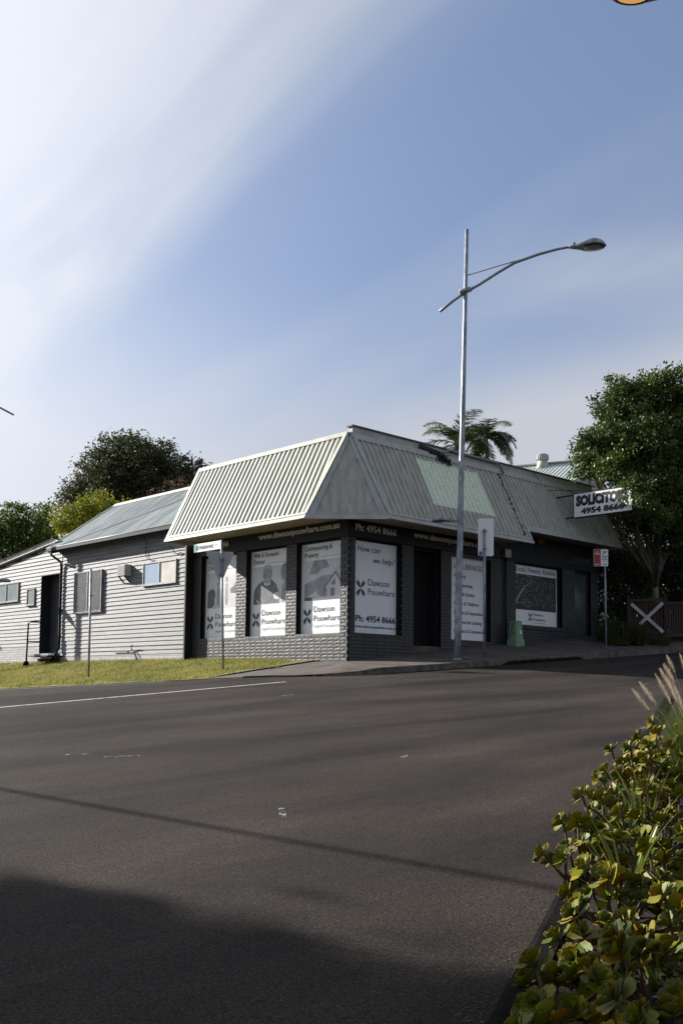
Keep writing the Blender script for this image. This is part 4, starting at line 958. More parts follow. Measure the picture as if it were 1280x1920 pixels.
def street_lamp(base, dirv, label, arm, tail, top, small, tilt=(0, 0), lens=MT['lens'], rad=(.086, .046), headL=.95):
    """arm = [(lateral, z)...] in the plane of dirv; z above base"""
    base = Vector(base); d = Vector(dirv).normalized()
    t = thing('street_lamp', label, 'street lamp', base, 'street lamps')
    P = lambda l, z: base+d*l+Vector((0, 0, z))
    pole_x = lambda z: tilt[0]*z/top
    zs = [0, .9, 2.4, 3.2, 5.5, 8, top]
    rr = [rad[0], rad[0]*.98, rad[0]*.90, rad[0]*.85, rad[0]*.74, rad[0]*.62, rad[1]]
    B().tube([P(pole_x(z), z-.02 if z == 0 else z) for z in zs], rr, 14).build('pole', MT['galv'], t)
    B().lathe(P(0, -.02), (0, 0, 1), [(0, rad[0]+.02), (.06, rad[0]+.018), (.07, rad[0]+.002)], 14).build('base_collar', MT['galvdull'], t)
    B().tube([P(*q) for q in arm], [.036]*(len(arm)-2)+[.033, .030], 10).build('arm', MT['galvdull'], t)
    cr = tail
    B().tube([P(cr[0]-.16, cr[1]-.02)+FH*-.07, P(cr[0]+.12, cr[1]+.06)+FH*-.07], .06, 10).build('arm_clamp', MT['galvdull'], t)
    b1 = arm[-3]; B().tube([P(pole_x(cr[1]+.44)+.04, cr[1]+.44), P(b1[0]*.70+.41*.3, (cr[1]+.44)*.30+b1[1]*.70+.02)], .014, 6).build('brace', MT['galvdull'], t)
    for q in (.28, .42):
        a0 = Vector(P(*arm[2])).lerp(P(*arm[3]), q); B().tube([a0+Vector((0, 0, -.07)), a0+Vector((0, 0, .09))], .012, 6).build('bolt', MT['galvdull'], t)
    e0, e1 = Vector(P(*arm[-2])), Vector(P(*arm[-1])); lamp_head(e1, (d*1.0+Vector((0, 0, .05))), headL, t, lens=lens)
    if small:
        sx, sz = small; s_ = P(pole_x(sz)+.0, sz); e = P(pole_x(sz)+math.copysign(.22, sx), sz+.01)
        B().tube([s_, e], .028, 8).build('small_arm', MT['galv'], t)
        lamp_head(e-d*math.copysign(.06, sx), d*math.copysign(1, sx)+Vector((0, 0, -.03)), abs(sx)-.14, t, 'small_lamp_head', k=.60)
    return t
zb = .049
main_arm = [(-.47, 8.64), (-.16, 8.90), (.164, 9.136), (.534, 9.358), (.95, 9.64), (1.396, 9.914), (1.993, 10.139), (2.45, 10.27), (2.725, 10.326)]
street_lamp((1.719, -2.079, zb), LAT, 'tall galvanised street lamp with curved arm standing before the shopfront', main_arm, (.164, 9.136), 10.747, (-.68, 3.40), (.198, 0))
l2 = (-1.48, 17.40, verge_z(-1.48, 17.40))
LZ = -l2[2]
street_lamp(l2, -LAT, 'street lamp beyond the left edge with only arm tip and small head in view', [(-.76, LZ+9.17), (-.26, LZ+9.43), (.0, LZ+9.57), (.40, LZ+9.77), (.85, LZ+9.98), (1.3, LZ+10.16), (1.9, LZ+10.33), (2.3, LZ+10.4), (2.5, LZ+10.43)], (.0, LZ+9.57), 11.6, (-.86, LZ+3.05), (0, 0))
l3b = Vector((-5.21, -11.08, 0)); bd_ = l3b+LAT*4.0+FH*.3
street_lamp((bd_.x, bd_.y, road_z(bd_.x, bd_.y)), -LAT, 'near street lamp whose amber-lit head hangs into the top right corner', [(-.5, 9.17), (-.2, 9.37), (.05, 9.52), (.5, 9.72), (1.2, 9.92), (1.8, 10.02), (2.5, 10.08), (3.0, 10.1), (3.32, 10.1)], (.05, 9.52), 10.7, None, (0, 0), lens=MT['amber'])
# ------------------------------------------------------------------ sign posts
def post(base, h, r, name, label, tilt=0.0, cat='sign post'):
    base = Vector(base); t = thing(name, label, cat, base, None)
    B().tube([base-Vector((0, 0, .1)), base+LAT*tilt+Vector((0, 0, h))], r, 10).build('post', MT['galv'], t)
    return t, base
def plate(c, wdt, hgt, mat, back, t, name, nrm, rad=.04, thick=.006, frame=None):
    """rounded plate facing nrm"""
    c = Vector(c); n = Vector(nrm).normalized(); rt = Vector((0, 0, 1)).cross(n).normalized(); up = Vector((0, 0, 1)); P = []
    for sx, sz, a0 in ((1, 1, 0), (-1, 1, 90), (-1, -1, 180), (1, -1, 270)):
        for i in range(4):
            a = math.radians(a0+30*i); P.append(c+rt*(sx*(wdt/2-rad)+rad*math.cos(a))+up*(sz*(hgt/2-rad)+rad*math.sin(a)))
    return B().slab(P, n, thick).build(name, mat, t)
# white-backed sign
t, bs = post((2.775, -2.066, .131), 3.25, .030, 'traffic_sign', 'blank back of a tall white traffic sign next to the street lamp', -.006, 'traffic sign')
c = bs+LAT*.035+FH*.045+Vector((0, 0, 3.045)); plate(c, .39, .955, MT['white'], None, t, 'sign_plate', -FH)
plate(c-LAT*.13-Vector((0, 0, .415))-FH*.008, .085, .10, MT['blue'], None, t, 'sticker', -FH, .008, .002)
for z in (.12, 2.75, 3.2): B().bar(bs+LAT*-.05+FH*-.0+Vector((0, 0, z)), bs+LAT*.05+Vector((0, 0, z)), .075, .025).build('clamp', MT['galvdull'], t) if z > 1 else None
# parking signs
t, bs = post((8.337, -2.025, .549), 2.82, .028, 'parking_sign', 'red and white parking restriction signs on a thin pole at the kerb', -.02, 'parking sign')
for dx, m, nm in ((-.25, MT['red'], 'no_stopping_plate'), (-.04, MT['white'], 'time_limit_plate')):
    plate(bs+LAT*dx-FH*.035+Vector((0, 0, 2.63)), .205, .495, MT['white'], None, t, 'plate_edge', -FH, .025, .004)
    pp = plate(bs+LAT*dx-FH*.040+Vector((0, 0, 2.63)), .19, .48, m, None, t, nm, -FH, .022, .003)
def sign_text(s, m, c, wdt, hgt, t, nrm=-FH, **k):
    rt = Vector((0, 0, 1)).cross(Vector(nrm)).normalized(); return text(s, m, Vector(c)-rt*wdt/2, rt, (0, 0, 1), wdt, hgt, t, off=.003, **k)
c = bs-FH*.0415+Vector((0, 0, 2.63))
sign_text('1P', MT['ink'], c+LAT*-.04+Vector((0, 0, .11)), .11, .095, t, bold=.03); sign_text('8:30am-6pm', MT['ink'], c+LAT*-.04+Vector((0, 0, .04)), .15, .035, t, bold=.02); sign_text('MON-FRI', MT['ink'], c+LAT*-.04+Vector((0, 0, -.01)), .13, .03, t, bold=.02)
sign_text('8:30am-12:30pm', MT['ink'], c+LAT*-.04+Vector((0, 0, -.06)), .15, .03, t, bold=.02); sign_text('SAT', MT['ink'], c+LAT*-.04+Vector((0, 0, -.11)), .06, .03, t, bold=.02)
sign_text('NO', MT['white'], c+LAT*-.25+Vector((0, 0, .15)), .06, .04, t, bold=.03); sign_text('STOPPING', MT['white'], c+LAT*-.25+Vector((0, 0, .09)), .15, .04, t, bold=.03)
def arrow(c, s_, m):
    rt = LAT*s_; B().slab([c-rt*.06+Vector((0, 0, .008)), c-rt*.06-Vector((0, 0, .008)), c+rt*.03-Vector((0, 0, .008)), c+rt*.03-Vector((0, 0, .02)), c+rt*.065, c+rt*.03+Vector((0, 0, .02)), c+rt*.03+Vector((0, 0, .008))], -FH, .002).build('arrow', m, t)
arrow(c+LAT*-.04+Vector((0, 0, -.19))-FH*.003, 1, MT['ink']); arrow(c+LAT*-.25+Vector((0, 0, -.19))-FH*.003, -1, MT['white'])
# give-way sign seen from behind with street name blade
bz = verge_z(-2.1, 2.2)
t, bs = post((-2.1, 2.2, bz), 3.28, .030, 'give_way_sign', 'back of a triangular give-way sign with a street name blade on the grass', -.11, 'give way sign')
tri = [(-.50, 2.985), (-.46, 3.01), (.175, 2.985), (.205, 2.955), (-.09, 2.23), (-.14, 2.23)]
B().slab([bs+LAT*a+FH*.04+Vector((0, 0, z)) for a, z in tri], -FH, .005).build('sign_plate', MT['sheetback'], t)
for z in (2.42, 2.80): B().bar(bs+LAT*-.155+FH*.0+Vector((0, 0, z)), bs+LAT*-.035+Vector((0, 0, z)), .085, .03).build('clamp', MT['galv'], t)
y0 = bs+LAT*-.11
bl = B().box(y0.x-.012, y0.x+.012, y0.y+.03, y0.y+1.16, bz+3.06, bz+3.27).build('name_blade', MT['white'], t)
B().box(y0.x-.014, y0.x-.0125, y0.y+1.03, y0.y+1.16, bz+3.06, bz+3.27).build('council_panel', MT['teal'], t)
B().box(y0.x-.0155, y0.x-.0142, y0.y+.96, y0.y+1.08, bz+3.10, bz+3.22).build('block_number', MT['ink'], t)
text('MARIANNE', MT['ink'], (y0.x-.0125, y0.y+.92, bz+3.115), (0, -1, 0), (0, 0, 1), .60, .10, t, off=.004, bold=.0)
text('ST', MT['ink'], (y0.x-.0125, y0.y+.24, bz+3.15), (0, -1, 0), (0, 0, 1), .10, .055, t, off=.002)
# bare pole on the grass
bz2 = verge_z(-2.6, 7.895)
t, bs = post((-2.6, 7.895, bz2), 3.12, .032, 'bare_pole', 'bare galvanised pole on the grass before the screened window', -.02, 'pole')
B().lathe(bs+Vector((0, 0, 2.36)), (0, 0, 1), [(0, .045), (.05, .045)], 10).build('clamp', MT['galvdull'], t); B().lathe(bs+LAT*-.02+Vector((0, 0, 3.10)), (0, 0, 1), [(0, .036), (.03, .036), (.04, .002)], 10).build('cap', MT['galvdull'], t)
# projecting sign board
SX = 8.45
t = thing('projecting_sign', 'white box sign with black SOLICITORS lettering jutting from the roof', 'projecting sign', (SX, -1.0, 4.5))
B().box(SX-.07, SX+.07, -2.87, -.93, 4.49, 5.19).build('sign_box', MT['white'], t)
b = B()
for z in (4.472, 5.192): b.box(SX-.085, SX+.085, -2.885, -.915, z, z+.016)
for y in (-2.885, -.93): b.box(SX-.085, SX+.085, y, y+.014, 4.489, 5.191)
b.build('edge_trim', MT['metalbar'], t)
text('SOLICITORS', MT['ink'], (SX-.0705, -1.00, 4.83), (0, -1, 0), (0, 0, 1), 1.76, .285, t, off=.003, bold=.075)
text('4954 8666', MT['ink'], (SX-.0705, -1.17, 4.57), (0, -1, 0), (0, 0, 1), 1.45, .165, t, off=.003, bold=.055)
for z, yr in ((4.50, -.60), (5.17, -.27)): B().bar((SX, yr, z+.01), (SX, -.93, z+.005), .04, .04).build('bracket', MT['metalbar'], t)
B().tube([(SX, -1.9, 5.2), (SX-.45, -.2, 5.35)], .010, 5).build('stay', MT['cable'], t)
# green pillar box
bx0 = Vector((6.30, -.36, verge_z(6.3, -.36)))
t = thing('utility_pillar', 'small green plastic utility pillar against the dark wall under the downpipe', 'utility pillar', bx0)
def frus(w0, w1, z0, z1):
    V = [];
    for w_, z in ((w0, z0), (w1, z1)):
        for sx, sy in ((-1, -1), (1, -1), (1, 1), (-1, 1)): V.append(bx0+Vector((sx*w_/2, sy*w_/2*.8, z)))
    return B().pts(V, [(0, 1, 5, 4), (1, 2, 6, 5), (2, 3, 7, 6), (3, 0, 4, 7), (3, 2, 1, 0), (4, 5, 6, 7)])
frus(.42, .40, -.15, .16).build('base', MT['greenbox'], t); frus(.34, .27, .16, .66).build('body', MT['greenbox'], t); frus(.30, .26, .661, .70).build('lid', MT['greenbox'], t)
r = random.Random(2); b = B()
for i in range(6):
    z = .25+i*.065; b.tube([bx0+Vector((-.172+.0105*(z-.16)/.075*.5-.004, r.uniform(-.08, .02), z)), bx0+Vector((-.168+.0105*(z-.16)/.075*.5-.004, r.uniform(0, .09), z+.05))], .012, 5)
b.build('graffiti', MT['greendark'], t)
B().box(bx0.x+.02, bx0.x+.09, bx0.y-.137, bx0.y-.118, bx0.z+.33, bx0.z+.42).build('sticker', MT['white'], t)
# ------------------------------------------------------------------ gate and fence
gt = thing('timber_gate', 'brown timber gate crossed by two white planks', 'gate', (11.66, -1.38, .75))
g0 = Vector((12.08, -1.77, .72))
def G(l, z, o=0.0): return g0+LAT*l+FH*o+Vector((0, 0, z-.72))
for l, ht in ((.02, 2.43), (-1.13, 2.37)): B().bar(G(l, .6), G(l, ht), .10, .10, FH).build('post', MT['wood'], gt)
B().bar(G(-1.08, 2.20), G(-.03, 2.24), .05, .10).build('rail', MT['wood'], gt); B().bar(G(-1.08, 1.17), G(-.03, 1.19), .05, .09).build('rail', MT['wood'], gt)
for i in range(9):
    l = -1.03+i*.12; B().bar(G(l, 1.0, .04), G(l, 2.16, .04), .10, .018, FH).build('paling', MT['wood'], gt)
B().bar(G(-1.06, 2.09, -.04), G(-.06, 1.21, -.04), .02, .105).build('cross_plank', MT['plank'], gt); B().bar(G(-.07, 2.13, -.065), G(-.80, 1.44, -.065), .02, .105).build('cross_plank', MT['plank'], gt)
fe = thing('timber_fence', 'dark brown timber paling fence continuing right of the gate', 'fence', (13, -1.9, .9))
F0 = Vector((12.14, -1.80, .75)); FD = Vector((.995, -.10, .075))
for z in (2.12, 1.10): B().bar(F0+Vector((0, 0, z-.75)), F0+FD*3.4+Vector((0, 0, z-.75)), .05, .10).build('rail', MT['wood'], fe)
for i in range(25):
    p = F0+FD*(.08+i*.135); B().bar(p+Vector((0, .03, .30)), p+Vector((0, .03, 1.36+random.uniform(-.02, .02))), .105, .018, (0, 1, 0)).build('paling', MT['wood'], fe)
for s_ in (1.7, 3.4): p = F0+FD*s_; B().bar(p+Vector((0, .08, -.2)), p+Vector((0, .08, 1.55)), .10, .10, (0, 1, 0)).build('post', MT['wood'], fe)
# ------------------------------------------------------------------ trees
def foliage(name, blobs, per_m3, size, mat, parent, clump_r=.32, clump_n=34, droop=.25, depth=None, seed=1, shell=.55):
    """leaf faces in clumps spread through ellipsoid blobs (x, y, z, horizontal radius, vertical radius)"""
    g = np.random.default_rng(seed); cen = []
    for x, y, z, rh, rv in blobs:
        n = max(5, int(per_m3*rh*rh*rv*4.2)); u = g.normal(size=(n, 3)); u /= np.linalg.norm(u, axis=1)[:, None]
        rr = shell+(1.06-shell)*g.uniform(0, 1, n)**.6
        inner = g.uniform(0, 1, n) < .22; rr[inner] = g.uniform(.1, shell, inner.sum())
        c = np.array([x, y, z])+u*rr[:, None]*np.array([rh, rh, rv]); cen.append(np.concatenate([c, u], 1))
    cen = np.concatenate(cen); n = len(cen); k = clump_n
    cr = clump_r*g.uniform(.55, 1.35, n)
    P = np.repeat(cen[:, :3], k, 0)+g.normal(size=(n*k, 3))*np.repeat(cr, k)[:, None]*np.array([.55, .55, .42])
    out = np.repeat(cen[:, 3:], k, 0); N_ = n*k
    d = out*.6+g.normal(size=(N_, 3))*.8; d[:, 2] -= droop; d /= np.linalg.norm(d, axis=1)[:, None]
    a = np.cross(d, g.normal(size=(N_, 3))); a /= np.linalg.norm(a, axis=1)[:, None]; nn = np.cross(d, a)
    L = size*g.uniform(.6, 1.3, N_)[:, None]; wd = L*.30
    V = np.concatenate([P, P+d*L*.5+a*wd+nn*L*.06, P+d*L-nn*L*.10, P+d*L*.5-a*wd+nn*L*.06]); i = np.arange(N_)
    F = np.stack([i, i+N_, i+2*N_, i+3*N_], 1)
    return link(D.objects.new(name, big_mesh(name, V, F, mat)), parent)
def limbs(name, base, fork, ends, r0, mat, parent, seed=1, kids=3):
    g = random.Random(seed); b = B(); base, fork = Vector(base), Vector(fork)
    m1 = base.lerp(fork, .5)+Vector((g.uniform(-.06, .06), g.uniform(-.06, .06), 0))*r0*8
    b.tube([base-Vector((0, 0, .3)), base, base.lerp(fork, .12), m1, fork], [r0*1.5, r0*1.35, r0*1.05, r0*.95, r0*.8], 10)
    for e in ends:
        e = Vector(e); st = fork.lerp(base, g.uniform(0, .18)); L = (e-st).length
        mid = st.lerp(e, .5)+Vector((g.uniform(-.1, .1), g.uniform(-.1, .1), g.uniform(.0, .12)))*L
        P = [st, st.lerp(mid, .5)+Vector((g.uniform(-.03, .03)*L, g.uniform(-.03, .03)*L, 0)), mid, mid.lerp(e, .55), e]
        b.tube(P, [r0*.62, r0*.5, r0*.36, r0*.24, r0*.08], 7)
        for q in range(kids):
            s_ = mid.lerp(e, g.uniform(-.3, .8)); t_ = s_+Vector((g.uniform(-1, 1), g.uniform(-1, 1), g.uniform(-.2, .8)))*L*.16
            b.tube([s_, s_.lerp(t_, .5)+Vector((0, 0, .04*L)), t_], [r0*.22, r0*.15, r0*.04], 5)
    return b.build(name, mat, parent)
def tree(name, label, blobs, base, fork, r0, leaf, bark, per=9, size=.12, cr=.32, cn=34, group=None, seed=1, nl=None, droop=.25, cat='tree', shell=.55):
    t = thing(name, label, cat, base, group)
    limbs('trunk', base, fork, [b[:3] for b in (blobs if nl is None else blobs[:nl])], r0, bark, t, seed)
    foliage('crown', blobs, per, size, leaf, t, cr, cn, droop, seed=seed, shell=shell); return t
RT = [(10.49, -1.27, 8.08, 0.70, 0.92), (9.69, -0.92, 7.99, 0.26, 0.49), (9.14, -0.99, 6.96, 0.45, 0.45), (9.17, -0.72, 6.60, 0.39, 0.36), (9.23, -1.58, 6.47, 0.80, 0.88), (11.36, -1.69, 8.34, 0.76, 1.01), (11.81, -2.54, 8.43, 0.75, 1.00), (9.66, -2.39, 6.41, 0.95, 0.95), (10.81, -2.79, 6.54, 0.89, 1.13), (12.31, -2.88, 7.11, 1.00, 1.50), (8.62, -2.25, 5.75, 0.55, 0.45), (8.40, -3.10, 5.05, 0.50, 0.45), (10.11, -2.82, 5.13, 0.87, 0.79), (11.24, -3.07, 5.26, 0.81, 0.97), (11.41, -2.22, 9.01, 0.47, 0.42), (10.39, -1.25, 8.88, 0.47, 0.33), (11.89, -2.68, 9.18, 0.33, 0.33), (9.25, -3.15, 4.34, 0.46, 0.40), (11.98, -2.30, 4.28, 0.75, 0.67), (8.45, -3.28, 4.60, 0.25, 0.28), (13.3, -1.2, 7.2, 1.3, 1.6), (12.6, -.4, 8.4, 1.1, 1.1), (11.0, -1.6, 4.9, .8, .6), (12.9, -1.8, 5.6, 1.0, 1.0), (10.2, -1.7, 7.3, .9, .8), (11.3, -1.9, 6.9, 1.1, 1.1), (8.75, -1.2, 6.1, .5, .45)]
tree('street_tree', 'tall leafy street tree with glossy green crown half covering the projecting sign', RT, (12.46, -1.23, .95), (12.36, -1.29, 2.96), .115, MT['leaf_a'], MT['bark2'], per=56, size=.105, cr=.20, cn=38, seed=4, nl=14, shell=.4)
BT = [(13.12, 31.89, 11.90, 1.82, 1.58), (12.43, 33.94, 11.64, 1.39, 1.48), (13.81, 29.92, 11.41, 1.64, 1.34), (14.81, 29.01, 11.13, 1.13, 1.07), (11.60, 34.84, 10.39, 1.08, 1.24), (11.45, 36.41, 9.78, 0.69, 0.94), (12.88, 32.27, 10.38, 1.82, 1.21), (14.21, 31.02, 10.41, 1.52, 0.91), (15.85, 30.79, 11.08, 1.24, 0.93), (12.42, 32.48, 12.65, 1.06, 0.85), (13.97, 31.03, 12.52, 1.06, 0.85), (12.31, 34.23, 9.79, 1.08, 1.08), (12.2, 32.8, 8.6, 2.0, 1.2), (13.8, 30.8, 9.2, 1.5, 1.0)]
tree('evergreen_tree', 'large dark evergreen tree rising behind the weatherboard roof', BT, (12.9, 32.3, 0), (12.9, 32.3, 7.5), .38, MT['leaf_b'], MT['bark'], per=10.0, size=.165, cr=.42, cn=40, group='trees behind the weatherboard building', seed=5)
YT = [(6.32, 23.58, 7.54, 0.86, 0.69), (5.45, 24.45, 6.91, 0.69, 0.69), (7.22, 23.44, 7.39, 0.70, 0.55), (6.01, 23.95, 6.68, 0.98, 0.62), (5.31, 24.64, 6.30, 0.44, 0.37), (7.32, 22.67, 7.19, 0.37, 0.34), (6.3, 23.6, 6.0, 1.0, .7)]
tree('golden_tree', 'yellow-green tree showing above the roof ridge before the dark evergreen', YT, (6.2, 23.8, 0), (6.2, 23.8, 5), .18, MT['leaf_c'], MT['bark'], per=24, size=.15, cr=.24, cn=28, group='trees behind the weatherboard building', seed=6)
GT = [(7.09, 32.44, 7.87, 1.13, 1.07), (6.19, 33.34, 7.29, 1.07, 1.19), (8.35, 32.57, 8.47, 0.72, 0.75), (7.44, 32.19, 7.03, 1.27, 0.85), (6.54, 32.90, 8.43, 0.62, 0.40), (6.01, 34.89, 7.14, 1.15, 1.44), (9.19, 33.23, 7.77, 0.73, 0.88), (8.8, 32.6, 6.6, 1.2, 1.0), (7.0, 33, 6, 1.6, .9), (10.6, 32.6, 8.0, .9, 1.1), (11.0, 32.4, 6.8, 1.4, 1.2)]
tree('broadleaf_tree', 'mid-green spreading tree at the far left above the lean-to roof', GT, (7.2, 33, 0), (7.2, 33, 5), .24, MT['leaf_d'], MT['bark'], per=13, size=.17, cr=.30, cn=30, group='trees behind the weatherboard building', seed=7)
OT = [(12.30, 26.02, 9.60, 0.78, 0.55), (11.72, 26.60, 9.18, 0.61, 0.33), (12.72, 25.65, 9.33, 0.55, 0.50), (12.2, 26, 8.7, 1.2, .6)]
tree('russet_tree', 'small russet-leaved tree peeking over the roof next to the mansard', OT, (12.2, 26.1, 0), (12.2, 26.1, 7.6), .12, MT['leaf_e'], MT['bark'], per=16, size=.13, cr=.22, cn=24, group='trees behind the weatherboard building', seed=8)
# shade tree outside the left of the frame: its shadow lies over the near road
ST = [(-21.9, 3.0, 6.9, 1.3, 1.3), (-22.0, 1.4, 6.6, 1.5, 1.4), (-23.0, 4.9, 6.9, 1.9, 1.8), (-22.9, 3.0, 6.7, 1.9, 1.7), (-22.7, 1.4, 6.0, 1.7, 1.5), (-24.6, 2.4, 6.6, 2.3, 2.2), (-24.6, 6.6, 7.6, 1.8, 1.8), (-26.5, 7.5, 8.6, 2.2, 2.0), (-24.2, 5.0, 7.1, 2.2, 2.0), (-23.0, 4.2, 6.3, 1.7, 1.4), (-24.8, 6.0, 7.9, 1.8, 1.8), (-24.2, 4.6, 8.2, 1.6, 1.0), (-24.9, 4.6, 6.3, 1.6, 1.3), (-26.6, 5.2, 7.2, 2.2, 2.2), (-28.5, 5.0, 7.0, 2.2, 2.2), (-26.5, 4.2, 5.0, 2.4, 1.8)]
tree('shade_tree', 'broad shade tree left of the view throwing shadow on the near road', ST, (-24.9, 5.4, road_z(-24.9, 5.4)), (-24.9, 5.4, 3.2), .3, MT['leaf_d'], MT['bark'], per=7.5, size=.30, cr=.5, cn=30, seed=9, shell=.2)
# unseen tree added behind the viewer to cut skylight on the near road
VT = [(-19.5, -19.0, 6.6, 2.6, 1.6), (-17.2, -18.6, 6.8, 2.4, 1.5), (-15.4, -17.6, 7.0, 2.1, 1.3), (-18.8, -16.4, 6.9, 2.2, 1.4), (-21.6, -17.0, 6.4, 2.6, 1.6), (-17.0, -21.0, 6.2, 2.6, 1.6), (-14.2, -19.6, 6.6, 2.3, 1.4), (-20.8, -21.5, 6.0, 2.6, 1.7), (-18.5, -18.8, 8.2, 2.8, 1.4), (-13.0, -17.6, 6.9, 1.6, 1.1), (-20.2, -14.6, 6.7, 1.9, 1.3)]
tree('sky_blocker_tree', 'unseen spreading tree added behind the viewer to darken the near road', VT, (-20.6, -20.6, road_z(-20.6, -20.6)), (-20.4, -20.3, 3.0), .28, MT['leaf_d'], MT['bark'], per=4.5, size=.30, cr=.5, cn=30, seed=15, shell=.2)
# hedge mass beside the shop
hd = thing('hedge', 'dense dark hedge filling the gap between shop and gate', 'hedge', (12.4, .1, .9))
HB = [(x, y, z, .75, .62) for x in (11.9, 12.9, 14.0, 15.2) for y in (-.25, .7) for z in (1.2, 2.2, 3.2, 3.85)]+[(14.8, -1.2, z, .8, .7) for z in (1.4, 2.4, 3.4, 4.3)]+[(16.2, -.9, z, .9, .8) for z in (1.4, 2.6, 3.8, 4.8)]+[(x, y, z, 1.0, .8) for x, y in ((13.6, .9), (15.2, .2), (17.0, -.6), (18.5, -1.4)) for z in (3.6, 4.9, 5.6)]
foliage('foliage', HB, 26, .11, MT['leaf_h'], hd, .24, 24, .2, seed=12, shell=.35)
limbs('stems', (12.6, .2, .9), (12.6, .2, 1.8), [b[:3] for b in HB[::3]], .06, MT['bark'], hd, 3, 1)
# dark garden trees closing the view behind the fence
DT = [(19.0, -1.5, 3.0, 1.8, 1.6), (20.5, -3.2, 3.2, 1.9, 1.7), (22.0, -5.2, 3.4, 2.0, 1.8), (19.4, -1.2, 5.4, 1.8, 1.5), (21.0, -3.0, 5.6, 1.9, 1.6), (23.0, -5.4, 5.8, 2.0, 1.7), (17.6, .6, 3.0, 1.8, 1.6), (24.5, -7.5, 4.2, 2.2, 2.2)]
tree('garden_tree', 'dark shrubby garden tree closing the gap behind the brown fence', DT, (20.6, -2.8, 1.1), (20.6, -2.8, 2.4), .2, MT['leaf_h'], MT['bark'], per=9, size=.2, cr=.4, cn=30, seed=21, shell=.35)
# ------------------------------------------------------------------ palms
def palm(label, crown, base, nf, L, seed, mats, up=.9):
    t = thing('palm_tree', label, 'palm tree', base, 'palms behind the shop'); g = random.Random(seed); crown = Vector(crown)
    B().tube([Vector(base), Vector(base).lerp(crown, .5), crown-Vector((0, 0, .9)), crown], [.16, .13, .12, .06], 10).build('trunk', MT['bark2'], t)
    for i in range(nf):
        az = i*2.399+g.uniform(-.3, .3); el = g.uniform(-.1, up) if i else 1.3; ln = L*g.uniform(.8, 1.1); P = []
        h = Vector((math.cos(az), math.sin(az), 0)); p = crown.copy(); e = el
        for q in range(11): P.append(p.copy()); p = p+(h*math.cos(e)+Vector((0, 0, math.sin(e))))*ln/10; e -= .16+.05*q/10
        b = B(); b.tube(P, [.022*(1-q/12) for q in range(11)], 5); V = []; F = []
        for q in range(34):
            s_ = .14+.86*q/33; k = min(9, int(s_*10)); c = P[k].lerp(P[k+1], s_*10-k) if k < 10 else P[-1]; d = (P[min(k+1, 10)]-P[k]).normalized()
            sd_ = d.cross(Vector((0, 0, 1))).normalized()
            for sg in (-1, 1):
                ll = ln*.30*math.sin(math.pi*(.12+.80*s_))*g.uniform(.85, 1.1); dr_ = (sd_*sg*.85+d*.55+Vector((0, 0, g.uniform(-.35, .15)))).normalized(); wv = d*.022
                V += [c-wv, c+wv, c+dr_*ll*.55+wv*.9+Vector((0, 0, -.02)), c+dr_*ll*.55-wv*.9+Vector((0, 0, -.02)), c+dr_*ll+Vector((0, 0, -.14*ll))]
                n = len(V)-5; F += [(n, n+1, n+2, n+3), (n+3, n+2, n+4)]
        b.pts(V, F); b.build('frond', mats[i % len(mats)], t)
palm('palm with upright bright green young fronds partly behind the lamp post', (14.45, 8.85, 9.4), (14.45, 8.85, 1.5), 19, 2.0, 3, [MT['palmy'], MT['palm'], MT['palmy']], 1.4)
palm('darker drooping palm right of the lamp post above the parapet', (16.75, 9.1, 10.1), (16.75, 9.1, 1.5), 28, 1.75, 8, [MT['palm']], 1.0)
# ------------------------------------------------------------------ house behind
hs = thing('background_house', 'pale house with green ribbed roof behind the shop', 'house', (22, 8, 2))
HA = Vector((23.195, 8.207, 10.035)); HR = Vector((-.327, .945, 0)); HP = Vector((-.945, -.327, 0))      # apex, ridge direction, near slope direction
def hr(u, v, e=0.0): return HA+HR*u+HP*(3.4*v)+Vector((0, 0, -1.576*v+e))     # u along the ridge, v down the near slope
x = -.25
while x < 11:
    V = []; n = 16
    for i in range(n+1):
        q = x+.76*i/n; hh = .03*(1 if i % 4 < 2 else 0); V += [hr(q, 0, hh), hr(q, 1, hh)]
    B().pts(V, [(2*i, 2*i+1, 2*i+3, 2*i+2) for i in range(n)]).build('roof_sheet', MT['houseroof'], hs); x += .761
B().slab([hr(-.25, 0), hr(11, 0), hr(11, 0)-HP*7+Vector((0, 0, -3.2)), hr(-.25, 0)-HP*7+Vector((0, 0, -3.2))], (-.4, -.1, -1), -.05).build('far_roof_slope', MT['houseroof'], hs)
B().bar(hr(-.25, 0, .06), hr(11, 0, .06), .3, .06).build('ridge_cap', MT['ridge'], hs)
B().bar(hr(-.28, -.02, -.06), hr(-.28, 1, -.06), .06, .24).build('barge', MT['ridge'], hs); B().bar(hr(-.28, .02, -.06), hr(-.28, 0, -.06)-HP*7+Vector((0, 0, -3.2)), .06, .24).build('barge', MT['ridge'], hs)
def hg(a, z, o=0.0): return Vector((HA.x, HA.y, 0))+HP*a+HR*o+Vector((0, 0, z))
B().slab([hg(3.1, 8.4), hg(0, 9.9), hg(.0, 7), hg(3.1, 7)], -HR, .2).build('gable_wall', MT['houseboard'], hs)
B().slab([hg(3.0, 7), hg(0, 7), hg(0, 1), hg(3.0, 1)], -HR, .2).build('wing_wall', MT['housewall'], hs)
B().slab([hg(3.0, 8.3, .2), hg(3.0, 8.3, 10.5), hg(3.0, 1, 10.5), hg(3.0, 1, .2)], HP, .2).build('side_wall', MT['housewall'], hs)
B().slab([hg(-.02, 9.85, -.02), hg(-6.5, 7.0, -.02), hg(-6.5, 1, -.02), hg(-.02, 1, -.02)], -HR, .2).build('end_wall', MT['housewall'], hs)
